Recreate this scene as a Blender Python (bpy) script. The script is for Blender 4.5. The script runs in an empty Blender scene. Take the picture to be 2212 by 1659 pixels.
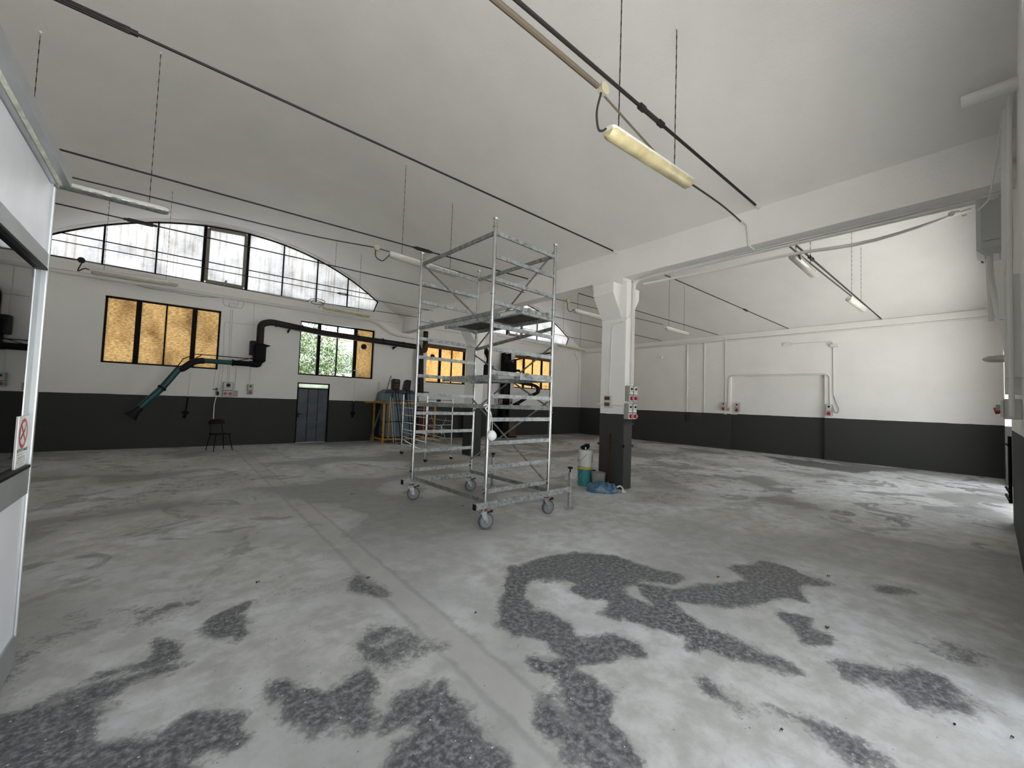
import bpy, math, random
import numpy as np
from mathutils import Matrix, Vector
random.seed(7)
PI = math.pi
sc = bpy.context.scene
C = sc.collection

# ------------------------------------------------------------------ camera, sky, exposure
cam_d = bpy.data.cameras.new('camera')
cam_d.sensor_fit = 'HORIZONTAL'; cam_d.sensor_width = 36.0
cam_d.lens = 871.19 / 2212 * 36.0
cam_d.clip_start = 0.02; cam_d.clip_end = 300
cam = bpy.data.objects.new('camera', cam_d); C.objects.link(cam)
yaw, pit, rol = 6.97518395e-01, 4.47093042e-02, -3.56495763e-02
f = Vector((math.sin(yaw)*math.cos(pit), math.cos(yaw)*math.cos(pit), math.sin(pit)))
r = Vector((math.cos(yaw), -math.sin(yaw), 0)); d = f.cross(r)
r2 = math.cos(rol)*r + math.sin(rol)*d; d2 = -math.sin(rol)*r + math.cos(rol)*d
up = -d2; bk = -f
cam.matrix_world = Matrix(((r2.x, up.x, bk.x, 0), (r2.y, up.y, bk.y, 0), (r2.z, up.z, bk.z, 1.6), (0, 0, 0, 1)))
sc.camera = cam
sc.view_settings.view_transform = 'Standard'; sc.view_settings.look = 'None'
sc.view_settings.gamma = 1.0; sc.view_settings.use_curve_mapping = False
sc.view_settings.exposure = 0.08
w = bpy.data.worlds.new('overcast_sky'); sc.world = w; w.use_nodes = True
bg = w.node_tree.nodes['Background']
bg.inputs[0].default_value = (0.90, 0.955, 1.0, 1); bg.inputs[1].default_value = 2.6
added_sun = bpy.data.lights.new('added_sun', 'SUN'); added_sun.energy = 26.0; added_sun.angle = math.radians(3); added_sun.color = (1.0, 0.985, 0.955)
so = bpy.data.objects.new('added_sun', added_sun); C.objects.link(so)      # added high side light: brightens the hall by yard bounce, enters neither gate
so.rotation_euler = Vector((-0.72, -0.05, -1.0)).to_track_quat('-Z', 'Y').to_euler()
sc.cycles.use_denoising = True
sc.cycles.max_bounces = 10; sc.cycles.diffuse_bounces = 7; sc.cycles.glossy_bounces = 4
sc.cycles.transmission_bounces = 8; sc.cycles.transparent_max_bounces = 12
sc.cycles.sample_clamp_indirect = 8.0
def portal(name, x0, x1, z0, z1, y, rx):
    L = bpy.data.lights.new(name, 'AREA'); L.shape = 'RECTANGLE'; L.size = x1-x0; L.size_y = z1-z0
    L.cycles.is_portal = True
    o = bpy.data.objects.new(name, L); C.objects.link(o)
    o.location = ((x0+x1)/2, y, (z0+z1)/2); o.rotation_euler = (rx, 0, 0)

# ------------------------------------------------------------------ room sizes
XL, XB0, XB1, XR = -3.67, 6.67, 6.97, 17.33        # left wall, beam faces, right wall
YF, YB = -0.19, 14.75                              # front wall, back wall
ZB0, ZB1, DADO = 4.14, 4.65, 1.44
GA = (-2.7, 3.75, 4.1)                             # gate where the picture is taken: x0, x1, height
GB = (10.1, 15.6, 4.3)                             # gate of the right bay
portal('gate_portal', GA[0], GA[1], 0, GA[2], -0.56, -PI/2)
portal('gate_portal.001', GB[0], GB[1], 0, GB[2], -0.56, -PI/2)

# ------------------------------------------------------------------ materials
def nodes(name):
    m = bpy.data.materials.new(name); m.use_nodes = True
    nt = m.node_tree; b = nt.nodes['Principled BSDF']
    return m, nt, b
def mat(name, col, rough=0.5, metal=0.0, var=0.0, scale=8.0, bump=0.0, bscale=60.0, spec=0.5, alpha=1.0):
    m, nt, b = nodes(name)
    b.inputs['Roughness'].default_value = rough; b.inputs['Metallic'].default_value = metal
    b.inputs['Specular IOR Level'].default_value = spec
    b.inputs['Base Color'].default_value = (*col, 1)
    tc = nt.nodes.new('ShaderNodeTexCoord')
    if var > 0:
        n = nt.nodes.new('ShaderNodeTexNoise'); n.inputs['Scale'].default_value = scale; n.inputs['Detail'].default_value = 5
        nt.links.new(tc.outputs['Object'], n.inputs['Vector'])
        cr = nt.nodes.new('ShaderNodeValToRGB')
        cr.color_ramp.elements[0].position = 0.3; cr.color_ramp.elements[1].position = 0.7
        cr.color_ramp.elements[0].color = (*[c*(1-var) for c in col], 1)
        cr.color_ramp.elements[1].color = (*[min(1, c*(1+var)) for c in col], 1)
        nt.links.new(n.outputs['Fac'], cr.inputs[0]); nt.links.new(cr.outputs[0], b.inputs['Base Color'])
    if bump > 0:
        n = nt.nodes.new('ShaderNodeTexNoise'); n.inputs['Scale'].default_value = bscale; n.inputs['Detail'].default_value = 6
        nt.links.new(tc.outputs['Object'], n.inputs['Vector'])
        bp = nt.nodes.new('ShaderNodeBump'); bp.inputs['Strength'].default_value = bump; bp.inputs['Distance'].default_value = 0.02
        nt.links.new(n.outputs['Fac'], bp.inputs['Height']); nt.links.new(bp.outputs[0], b.inputs['Normal'])
    return m
def wall_mat(name, white, dark, dado=True):
    """white plaster above, dark grey paint below the dado line at 1.44 m"""
    m, nt, b = nodes(name); b.inputs['Roughness'].default_value = 0.7
    b.inputs['Specular IOR Level'].default_value = 0.3
    g = nt.nodes.new('ShaderNodeNewGeometry'); sp = nt.nodes.new('ShaderNodeSeparateXYZ')
    nt.links.new(g.outputs['Position'], sp.inputs[0])
    n = nt.nodes.new('ShaderNodeTexNoise'); n.inputs['Scale'].default_value = 0.9; n.inputs['Detail'].default_value = 6; n.inputs['Roughness'].default_value = 0.6
    nt.links.new(g.outputs['Position'], n.inputs['Vector'])
    cr = nt.nodes.new('ShaderNodeValToRGB')
    cr.color_ramp.elements[0].position = 0.25; cr.color_ramp.elements[1].position = 0.75
    cr.color_ramp.elements[0].color = (*[c*0.94 for c in white], 1); cr.color_ramp.elements[1].color = (*[min(1, c*1.04) for c in white], 1)
    nt.links.new(n.outputs['Fac'], cr.inputs[0])
    if dado:
        # slightly wavering brush line
        n2 = nt.nodes.new('ShaderNodeTexNoise'); n2.inputs['Scale'].default_value = 3.0
        nt.links.new(g.outputs['Position'], n2.inputs['Vector'])
        ad = nt.nodes.new('ShaderNodeMath'); ad.operation = 'MULTIPLY_ADD'
        nt.links.new(n2.outputs['Fac'], ad.inputs[0]); ad.inputs[1].default_value = 0.02
        nt.links.new(sp.outputs['Z'], ad.inputs[2])
        gt = nt.nodes.new('ShaderNodeMath'); gt.operation = 'GREATER_THAN'; gt.inputs[1].default_value = DADO + 0.01
        nt.links.new(ad.outputs[0], gt.inputs[0])
        mx = nt.nodes.new('ShaderNodeMix'); mx.data_type = 'RGBA'
        nt.links.new(gt.outputs[0], mx.inputs[0]); mx.inputs[6].default_value = (*dark, 1)
        nt.links.new(cr.outputs[0], mx.inputs[7]); nt.links.new(mx.outputs[2], b.inputs['Base Color'])
    else:
        nt.links.new(cr.outputs[0], b.inputs['Base Color'])
    nb = nt.nodes.new('ShaderNodeTexNoise'); nb.inputs['Scale'].default_value = 45; nb.inputs['Detail'].default_value = 5
    nt.links.new(g.outputs['Position'], nb.inputs['Vector'])
    nc = nt.nodes.new('ShaderNodeTexNoise'); nc.inputs['Scale'].default_value = 2.2; nc.inputs['Detail'].default_value = 3
    nt.links.new(g.outputs['Position'], nc.inputs['Vector'])
    bp = nt.nodes.new('ShaderNodeBump'); bp.inputs['Strength'].default_value = 0.25; bp.inputs['Distance'].default_value = 0.01
    bp2 = nt.nodes.new('ShaderNodeBump'); bp2.inputs['Strength'].default_value = 0.25; bp2.inputs['Distance'].default_value = 0.05
    nt.links.new(nb.outputs['Fac'], bp.inputs['Height']); nt.links.new(nc.outputs['Fac'], bp2.inputs['Height'])
    nt.links.new(bp2.outputs[0], bp.inputs['Normal']); nt.links.new(bp.outputs[0], b.inputs['Normal'])
    return m
WHITE = (0.795, 0.785, 0.762); GREY = (0.040, 0.042, 0.038)
M_wall = wall_mat('wall_paint', WHITE, GREY)
M_ceil = wall_mat('ceiling_paint', (0.78, 0.765, 0.742), GREY, dado=False)
M_white = mat('white_paint', (0.74, 0.74, 0.72), 0.6, bump=0.1)
M_pipew = mat('painted_white_pipe', (0.70, 0.70, 0.68), 0.5)
M_black = mat('black_iron', (0.006, 0.006, 0.006), 0.7, var=0.3, scale=20, spec=0.15)
M_rod = mat('dark_tie_steel', (0.018, 0.016, 0.014), 0.6, 0.3)
M_galv = None
def galv(name, base, spots):
    m, nt, b = nodes(name)
    b.inputs['Metallic'].default_value = 0.75; b.inputs['Roughness'].default_value = 0.42
    tc = nt.nodes.new('ShaderNodeTexCoord')
    n = nt.nodes.new('ShaderNodeTexNoise'); n.inputs['Scale'].default_value = 14; n.inputs['Detail'].default_value = 6
    v = nt.nodes.new('ShaderNodeTexVoronoi'); v.inputs['Scale'].default_value = 22
    nt.links.new(tc.outputs['Object'], n.inputs['Vector']); nt.links.new(tc.outputs['Object'], v.inputs['Vector'])
    mx = nt.nodes.new('ShaderNodeMath'); mx.operation = 'MULTIPLY_ADD'
    nt.links.new(v.outputs['Distance'], mx.inputs[0]); mx.inputs[1].default_value = 0.35; nt.links.new(n.outputs['Fac'], mx.inputs[2])
    cr = nt.nodes.new('ShaderNodeValToRGB')
    cr.color_ramp.elements[0].position = 0.38; cr.color_ramp.elements[0].color = (*base, 1)
    cr.color_ramp.elements[1].position = 0.80; cr.color_ramp.elements[1].color = (*spots, 1)
    nt.links.new(mx.outputs[0], cr.inputs[0]); nt.links.new(cr.outputs[0], b.inputs['Base Color'])
    return m
M_galv = galv('galvanised_steel', (0.20, 0.225, 0.225), (0.50, 0.53, 0.53))
M_galvd = galv('dull_galvanised_steel', (0.16, 0.17, 0.16), (0.36, 0.37, 0.35))
M_tube = mat('bright_steel_tube', (0.50, 0.51, 0.50), 0.27, 0.9, var=0.15, scale=12)
M_alu = mat('brushed_aluminium', (0.42, 0.44, 0.45), 0.42, 0.6, var=0.06, scale=4)
M_alub = mat('bright_aluminium_edge', (0.80, 0.82, 0.84), 0.3, 0.6)
M_rubber = mat('grey_rubber', (0.09, 0.10, 0.12), 0.8)
M_wheel = mat('grey_wheel_plastic', (0.21, 0.215, 0.205), 0.6)
M_blackp = mat('black_plastic', (0.007, 0.007, 0.008), 0.55, spec=0.25)
M_red = mat('red_plastic', (0.34, 0.012, 0.022), 0.35)
M_redpaint = mat('worn_red_paint', (0.22, 0.03, 0.025), 0.6, var=0.3)
M_boxw = mat('light_grey_plastic', (0.58, 0.58, 0.55), 0.45)
M_boxg = mat('grey_green_plastic', (0.30, 0.31, 0.27), 0.5)
M_boxy = mat('yellowed_plastic', (0.40, 0.37, 0.26), 0.5)
M_plywood = mat('old_platform_plywood', (0.060, 0.052, 0.040), 0.8, var=0.5, scale=6)
M_teal = mat('teal_duct', (0.006, 0.060, 0.062), 0.4)
M_brown = mat('stained_wood', (0.09, 0.05, 0.028), 0.7, var=0.5, scale=5)
M_duct = mat('dark_olive_duct', (0.012, 0.011, 0.008), 0.55, var=0.6, scale=5, spec=0.3)
M_yellow = mat('yellow_frame_paint', (0.42, 0.22, 0.02), 0.5, var=0.3, scale=9)
M_tank = mat('blue_grey_tank', (0.075, 0.115, 0.14), 0.45, var=0.2, scale=2)
M_rust = mat('rust_brown', (0.05, 0.022, 0.012), 0.8, var=0.4)
M_steeldoor = mat('blue_grey_door_paint', (0.060, 0.074, 0.092), 0.45, var=0.2, scale=3)
M_cable = mat('dark_cable', (0.020, 0.018, 0.016), 0.6)
M_conduit = mat('beige_brown_conduit', (0.11, 0.085, 0.06), 0.6)
M_diffy = mat('yellowed_diffuser', (0.47, 0.41, 0.24), 0.3, var=0.25, scale=6)
M_diffw = mat('clear_ribbed_diffuser', (0.50, 0.49, 0.44), 0.25, var=0.12, scale=8)
M_lampw = mat('white_lamp_tray', (0.68, 0.68, 0.64), 0.5)
M_offw = mat('white_office_panel', (0.78, 0.80, 0.84), 0.35)
M_sign = mat('white_sign_plate', (0.80, 0.80, 0.78), 0.4)
M_signred = mat('sign_red', (0.50, 0.01, 0.02), 0.4)
M_signblk = mat('sign_black', (0.03, 0.03, 0.035), 0.5)
M_gap = mat('black_joint', (0.008, 0.008, 0.008), 0.8)

def glass(name, tint=(0.9, 0.95, 0.93), refl=0.5):
    m = bpy.data.materials.new(name); m.use_nodes = True; nt = m.node_tree; nt.nodes.clear()
    o = nt.nodes.new('ShaderNodeOutputMaterial'); t = nt.nodes.new('ShaderNodeBsdfTransparent'); g = nt.nodes.new('ShaderNodeBsdfGlossy')
    t.inputs[0].default_value = (*tint, 1); g.inputs['Roughness'].default_value = 0.02
    fr = nt.nodes.new('ShaderNodeFresnel'); fr.inputs[0].default_value = 1.5
    mx = nt.nodes.new('ShaderNodeMixShader'); ml = nt.nodes.new('ShaderNodeMath'); ml.operation = 'MULTIPLY'; ml.inputs[1].default_value = 2*refl
    ml.use_clamp = True
    nt.links.new(fr.outputs[0], ml.inputs[0]); nt.links.new(ml.outputs[0], mx.inputs[0])
    nt.links.new(t.outputs[0], mx.inputs[1]); nt.links.new(g.outputs[0], mx.inputs[2]); nt.links.new(mx.outputs[0], o.inputs[0])
    return m
M_glass = glass('clear_glass'); M_oglass = glass('tinted_office_glass', (0.42, 0.45, 0.44), 0.8)
def translucent(name, ramp, scale, stretch=(1, 1, 1), streaks=None, gloss=0.04):
    """a light-passing sheet lit from outside by the sky"""
    m = bpy.data.materials.new(name); m.use_nodes = True; nt = m.node_tree; nt.nodes.clear()
    o = nt.nodes.new('ShaderNodeOutputMaterial'); t = nt.nodes.new('ShaderNodeBsdfTranslucent'); df = nt.nodes.new('ShaderNodeBsdfDiffuse')
    g = nt.nodes.new('ShaderNodeNewGeometry'); mp = nt.nodes.new('ShaderNodeMapping'); mp.inputs['Scale'].default_value = stretch
    n = nt.nodes.new('ShaderNodeTexNoise'); n.inputs['Scale'].default_value = scale; n.inputs['Detail'].default_value = 8; n.inputs['Roughness'].default_value = 0.65
    nt.links.new(g.outputs['Position'], mp.inputs[0]); nt.links.new(mp.outputs[0], n.inputs['Vector'])
    cr = nt.nodes.new('ShaderNodeValToRGB'); e = cr.color_ramp.elements
    e[0].position = ramp[0][0]; e[0].color = (*ramp[0][1], 1); e[1].position = ramp[-1][0]; e[1].color = (*ramp[-1][1], 1)
    for p, c in ramp[1:-1]:
        x = e.new(p); x.color = (*c, 1)
    nt.links.new(n.outputs['Fac'], cr.inputs[0])
    col = cr.outputs[0]
    if streaks:
        mp2 = nt.nodes.new('ShaderNodeMapping'); mp2.inputs['Scale'].default_value = streaks[0]
        n2 = nt.nodes.new('ShaderNodeTexNoise'); n2.inputs['Scale'].default_value = 1.0; n2.inputs['Detail'].default_value = 4
        nt.links.new(g.outputs['Position'], mp2.inputs[0]); nt.links.new(mp2.outputs[0], n2.inputs['Vector'])
        c2 = nt.nodes.new('ShaderNodeValToRGB'); c2.color_ramp.elements[0].position = streaks[1]; c2.color_ramp.elements[1].position = streaks[2]
        c2.color_ramp.elements[0].color = (*streaks[3], 1); c2.color_ramp.elements[1].color = (1, 1, 1, 1)
        nt.links.new(n2.outputs['Fac'], c2.inputs[0])
        mm = nt.nodes.new('ShaderNodeMix'); mm.data_type = 'RGBA'; mm.blend_type = 'MULTIPLY'; mm.inputs[0].default_value = 1.0
        nt.links.new(col, mm.inputs[6]); nt.links.new(c2.outputs[0], mm.inputs[7]); col = mm.outputs[2]
    nt.links.new(col, t.inputs[0]); nt.links.new(col, df.inputs[0])
    mx = nt.nodes.new('ShaderNodeMixShader'); mx.inputs[0].default_value = 0.25
    nt.links.new(t.outputs[0], mx.inputs[1]); nt.links.new(df.outputs[0], mx.inputs[2]); nt.links.new(mx.outputs[0], o.inputs[0])
    return m
M_frost = translucent('frosted_grimy_glass', [(0.30, (0.22, 0.222, 0.23)), (0.48, (0.36, 0.365, 0.38)), (0.72, (0.50, 0.51, 0.53))], 1.3,
                      streaks=((14, 1, 0.8), 0.34, 0.50, (0.74, 0.69, 0.62)))
M_fibre = translucent('yellowed_fibreglass', [(0.22, (0.05, 0.03, 0.012)), (0.42, (0.17, 0.105, 0.042)), (0.57, (0.28, 0.185, 0.08)), (0.78, (0.42, 0.30, 0.15))], 8, (1.6, 1, 4.5),
                      streaks=((1.6, 1, 1.1), 0.34, 0.56, (0.42, 0.38, 0.34)))
M_fibre2 = translucent('orange_fibreglass', [(0.25, (0.13, 0.06, 0.018)), (0.42, (0.34, 0.19, 0.065)), (0.58, (0.50, 0.32, 0.12)), (0.8, (0.62, 0.45, 0.20))], 13, (3, 1, 3),
                      streaks=((1.7, 1, 1.5), 0.28, 0.45, (0.62, 0.50, 0.40)))
M_transl_green = translucent('pale_green_wired_glass', [(0.3, (0.35, 0.42, 0.35)), (0.7, (0.5, 0.58, 0.5))], 6)

# ------------------------------------------------------------------ mesh helpers
class MB:
    def __init__(s): s.v = []; s.f = []
    def box(s, a, b):
        x0, y0, z0 = [min(p, q) for p, q in zip(a, b)]; x1, y1, z1 = [max(p, q) for p, q in zip(a, b)]
        n = len(s.v)
        s.v += [(x0,y0,z0),(x1,y0,z0),(x1,y1,z0),(x0,y1,z0),(x0,y0,z1),(x1,y0,z1),(x1,y1,z1),(x0,y1,z1)]
        s.f += [tuple(n+i for i in q) for q in ((0,3,2,1),(4,5,6,7),(0,1,5,4),(1,2,6,5),(2,3,7,6),(3,0,4,7))]
        return s
    def bbox(s, a, b, bev):
        """box with chamfered edges seen along its shortest side"""
        lo = [min(p, q) for p, q in zip(a, b)]; hi = [max(p, q) for p, q in zip(a, b)]
        n = len(s.v); pts = []
        for z, i in ((lo[2], bev), (lo[2]+bev, 0), (hi[2]-bev, 0), (hi[2], bev)):
            x0, x1, y0, y1 = lo[0]+i, hi[0]-i, lo[1]+i, hi[1]-i
            c = bev*0.6
            pts.append([(x0+c,y0,z),(x1-c,y0,z),(x1,y0+c,z),(x1,y1-c,z),(x1-c,y1,z),(x0+c,y1,z),(x0,y1-c,z),(x0,y0+c,z)])
        for ring in pts: s.v += ring
        for k in range(3):
            for j in range(8):
                a0 = n+k*8+j; a1 = n+k*8+(j+1) % 8
                s.f.append((a0, a1, a1+8, a0+8))
        s.f.append(tuple(n+7-j for j in range(8))); s.f.append(tuple(n+24+j for j in range(8)))
        return s
    def bar(s, p, q, wd, ht, up=(0, 0, 1)):
        """rectangular bar from p to q"""
        p = Vector(p); q = Vector(q); t = (q-p).normalized(); u = Vector(up)
        if abs(t.dot(u)) > 0.98: u = Vector((1, 0, 0))
        a = t.cross(u).normalized(); b = a.cross(t).normalized()
        n = len(s.v)
        for c in (p, q):
            for i, j in ((-1,-1),(1,-1),(1,1),(-1,1)): s.v.append(tuple(c + a*i*wd/2 + b*j*ht/2))
        s.f += [tuple(n+i for i in q_) for q_ in ((0,3,2,1),(4,5,6,7),(0,1,5,4),(1,2,6,5),(2,3,7,6),(3,0,4,7))]
        return s
    def tube(s, pts, rad, n=8, cap=True):
        P = [Vector(p) for p in pts]
        R = rad if isinstance(rad, (list, tuple)) else [rad]*len(P)
        base = len(s.v); prev = None
        for i, p in enumerate(P):
            t = (P[min(i+1, len(P)-1)] - P[max(i-1, 0)])
            t = t.normalized() if t.length > 1e-9 else Vector((0, 0, 1))
            if prev is None:
                a = t.orthogonal().normalized()
            else:
                a = (prev - t*prev.dot(t)); a = a.normalized() if a.length > 1e-6 else t.orthogonal().normalized()
            prev = a; b = t.cross(a)
            for k in range(n):
                an = 2*PI*k/n; s.v.append(tuple(p + (a*math.cos(an) + b*math.sin(an))*R[i]))
        for i in range(len(P)-1):
            for k in range(n):
                a0 = base+i*n+k; a1 = base+i*n+(k+1) % n
                s.f.append((a0, a1, a1+n, a0+n))
        if cap:
            s.f.append(tuple(base+n-1-k for k in range(n))); e = base+(len(P)-1)*n
            s.f.append(tuple(e+k for k in range(n)))
        return s
    def lathe(s, prof, c=(0, 0, 0), axis='Z', n=24, a0=0.0, a1=2*PI):
        base = len(s.v); full = abs(a1-a0-2*PI) < 1e-6; m = n if full else n+1
        for rr, h in prof:
            for k in range(m):
                an = a0+(a1-a0)*k/n; x, y = rr*math.cos(an), rr*math.sin(an)
                p = {'Z': (x, y, h), 'X': (h, x, y), 'Y': (y, h, x)}[axis]
                s.v.append((c[0]+p[0], c[1]+p[1], c[2]+p[2]))
        for i in range(len(prof)-1):
            for k in range(n):
                k2 = (k+1) % m if full else k+1
                s.f.append((base+i*m+k, base+i*m+k2, base+(i+1)*m+k2, base+(i+1)*m+k))
        return s
    def prism(s, poly, axis, lo, hi):
        """extrude a 2-D polygon along an axis"""
        n = len(s.v); k = len(poly)
        for h in (lo, hi):
            for (a, b) in poly:
                s.v.append({'X': (h, a, b), 'Y': (a, h, b), 'Z': (a, b, h)}[axis])
        s.f.append(tuple(n+i for i in range(k))); s.f.append(tuple(n+k+i for i in reversed(range(k))))
        for i in range(k):
            j = (i+1) % k; s.f.append((n+i, n+k+i, n+k+j, n+j))
        return s
    def quad(s, *p):
        n = len(s.v); s.v += [tuple(q) for q in p]; s.f.append(tuple(range(n, n+len(p)))); return s
    def ball(s, c, rx, ry=None, rz=None, n=12, m=8):
        ry = ry or rx; rz = rz or rx; base = len(s.v)
        for i in range(m+1):
            ph = PI*i/m
            for k in range(n):
                an = 2*PI*k/n
                s.v.append((c[0]+rx*math.sin(ph)*math.cos(an), c[1]+ry*math.sin(ph)*math.sin(an), c[2]-rz*math.cos(ph)))
        for i in range(m):
            for k in range(n):
                s.f.append((base+i*n+k, base+i*n+(k+1) % n, base+(i+1)*n+(k+1) % n, base+(i+1)*n+k))
        return s
    def build(s, name, m, parent=None, smooth=False, label=None, cat=None, kind=None, group=None, bevel=0.0):
        off = Vector((0, 0, 0)); p = parent
        while p is not None:
            off += p.location; p = p.parent
        me = bpy.data.meshes.new(name)
        me.from_pydata([(x-off.x, y-off.y, z-off.z) for x, y, z in s.v], [], s.f)
        me.materials.append(m)
        if smooth:
            for p_ in me.polygons: p_.use_smooth = True
            me.set_sharp_from_angle(angle=math.radians(38))
        me.update()
        o = bpy.data.objects.new(name, me); C.objects.link(o)
        if parent: o.parent = parent
        if bevel:
            b = o.modifiers.new('bevel', 'BEVEL'); b.width = bevel; b.segments = 2; b.limit_method = 'ANGLE'
        if label: o['label'] = label
        if cat: o['category'] = cat
        if kind: o['kind'] = kind
        if group: o['group'] = group
        return o
def thing(name, label, cat, loc=(0, 0, 0), group=None, kind=None):
    o = bpy.data.objects.new(name, None); C.objects.link(o); o.location = loc
    if label: o['label'] = label
    if cat: o['category'] = cat
    if group: o['group'] = group
    if kind: o['kind'] = kind
    o.empty_display_size = 0.1
    return o
def S(name, mb, m, parent=None, **k):
    if parent is None: k['kind'] = 'structure'
    return mb.build(name, m, parent, **k)
def dup(root, loc, rz=None, label=None, group=None):
    r_ = root.copy(); C.objects.link(r_); r_.location = loc
    if rz is not None: r_.rotation_euler = (0, 0, rz)
    if label: r_['label'] = label
    if group: r_['group'] = group
    for ch in list(root.children):
        c = ch.copy(); C.objects.link(c); c.parent = r_
        for g in ch.children:
            d_ = g.copy(); C.objects.link(d_); d_.parent = c
    return r_
def smooth_path(pts, k=6):
    P = [Vector(p) for p in pts]; out = []
    for i in range(len(P)-1):
        p0 = P[max(i-1, 0)]; p1 = P[i]; p2 = P[i+1]; p3 = P[min(i+2, len(P)-1)]
        for j in range(k):
            t = j/k
            out.append(0.5*((2*p1)+(-p0+p2)*t+(2*p0-5*p1+4*p2-p3)*t*t+(-p0+3*p1-3*p2+p3)*t**3))
    out.append(P[-1]); return out
def bend(pts, rad=0.06, k=4):
    """polyline with rounded corners"""
    P = [Vector(p) for p in pts]; out = [P[0]]
    for i in range(1, len(P)-1):
        a = (P[i-1]-P[i]); b = (P[i+1]-P[i]); ra = min(rad, a.length*0.45, b.length*0.45)
        A = P[i]+a.normalized()*ra; B = P[i]+b.normalized()*ra
        for j in range(k+1):
            t = j/k; out.append((1-t)**2*A+2*t*(1-t)*P[i]+t*t*B)
    out.append(P[-1]); return out
def wall_grid(mb, axis, c0, c1, us, vs, holes):
    """solid wall between planes c0,c1 (axis 'Y': u=x, axis 'X': u=y), v=z, rectangular holes (u0,u1,v0,v1)"""
    U = sorted(set([us[0], us[1]] + [h for q in holes for h in q[:2] if us[0] < h < us[1]]))
    V = sorted(set([vs[0], vs[1]] + [h for q in holes for h in q[2:] if vs[0] < h < vs[1]]))
    P = (lambda u, c, v: (u, c, v)) if axis == 'Y' else (lambda u, c, v: (c, u, v))
    def solid(i, j):
        if i < 0 or j < 0 or i >= len(U)-1 or j >= len(V)-1: return False
        cu = (U[i]+U[i+1])/2; cv = (V[j]+V[j+1])/2
        return not any(h[0] < cu < h[1] and h[2] < cv < h[3] for h in holes)
    for i in range(len(U)-1):
        for j in range(len(V)-1):
            if not solid(i, j): continue
            u0, u1, v0, v1 = U[i], U[i+1], V[j], V[j+1]
            for c in (c0, c1): mb.quad(P(u0, c, v0), P(u1, c, v0), P(u1, c, v1), P(u0, c, v1))
            if not solid(i-1, j): mb.quad(P(u0, c0, v0), P(u0, c1, v0), P(u0, c1, v1), P(u0, c0, v1))
            if not solid(i+1, j): mb.quad(P(u1, c0, v0), P(u1, c1, v0), P(u1, c1, v1), P(u1, c0, v1))
            if not solid(i, j-1): mb.quad(P(u0, c0, v0), P(u1, c0, v0), P(u1, c1, v0), P(u0, c1, v0))
            if not solid(i, j+1): mb.quad(P(u0, c0, v1), P(u1, c0, v1), P(u1, c1, v1), P(u0, c1, v1))

# ------------------------------------------------------------------ vault profile
ARC_R = 7.2
def drop(o):
    o = abs(o)
    if o <= 4.1: return ARC_R - math.sqrt(ARC_R**2-o*o)
    d0 = ARC_R - math.sqrt(ARC_R**2-4.1**2); s0 = 4.1/math.sqrt(ARC_R**2-4.1**2)
    t = o-4.1; return d0 + s0*t - (s0-0.50)*t*t/(2*1.07)
CROWN = 6.61
XC1, XC2 = 1.50, 12.15
def ceil_z(x):
    c = XC1 if x < 6.82 else XC2
    return max(ZB1-0.02, CROWN - drop(x-c))
def lun_z(x, c): return CROWN-0.045-drop(x-c)

# ------------------------------------------------------------------ floor
def poly_field(px, py, poly, soft):
    poly = np.array(poly); n = len(poly)
    px, py = px+0.03*np.sin(11*py+2*np.sin(7*px))+0.012*np.sin(31*py+13*px), py+0.03*np.sin(9*px+2*np.sin(8*py))+0.012*np.sin(27*px-17*py)
    inside = np.zeros(px.shape, bool); dist = np.full(px.shape, 1e9)
    for i in range(n):
        x0, y0 = poly[i]; x1, y1 = poly[(i+1) % n]
        cond = ((y0 > py) != (y1 > py))
        with np.errstate(divide='ignore', invalid='ignore'):
            xi = (x1-x0)*(py-y0)/(y1-y0+1e-12)+x0
        inside ^= cond & (px < xi)
        dx, dy = x1-x0, y1-y0; L2 = dx*dx+dy*dy+1e-12
        t = np.clip(((px-x0)*dx+(py-y0)*dy)/L2, 0, 1)
        dist = np.minimum(dist, np.hypot(px-x0-t*dx, py-y0-t*dy))
    sd = np.where(inside, dist, -dist)
    return np.clip(0.5+(sd+0.052)/(2*soft), 0, 1)
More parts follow.
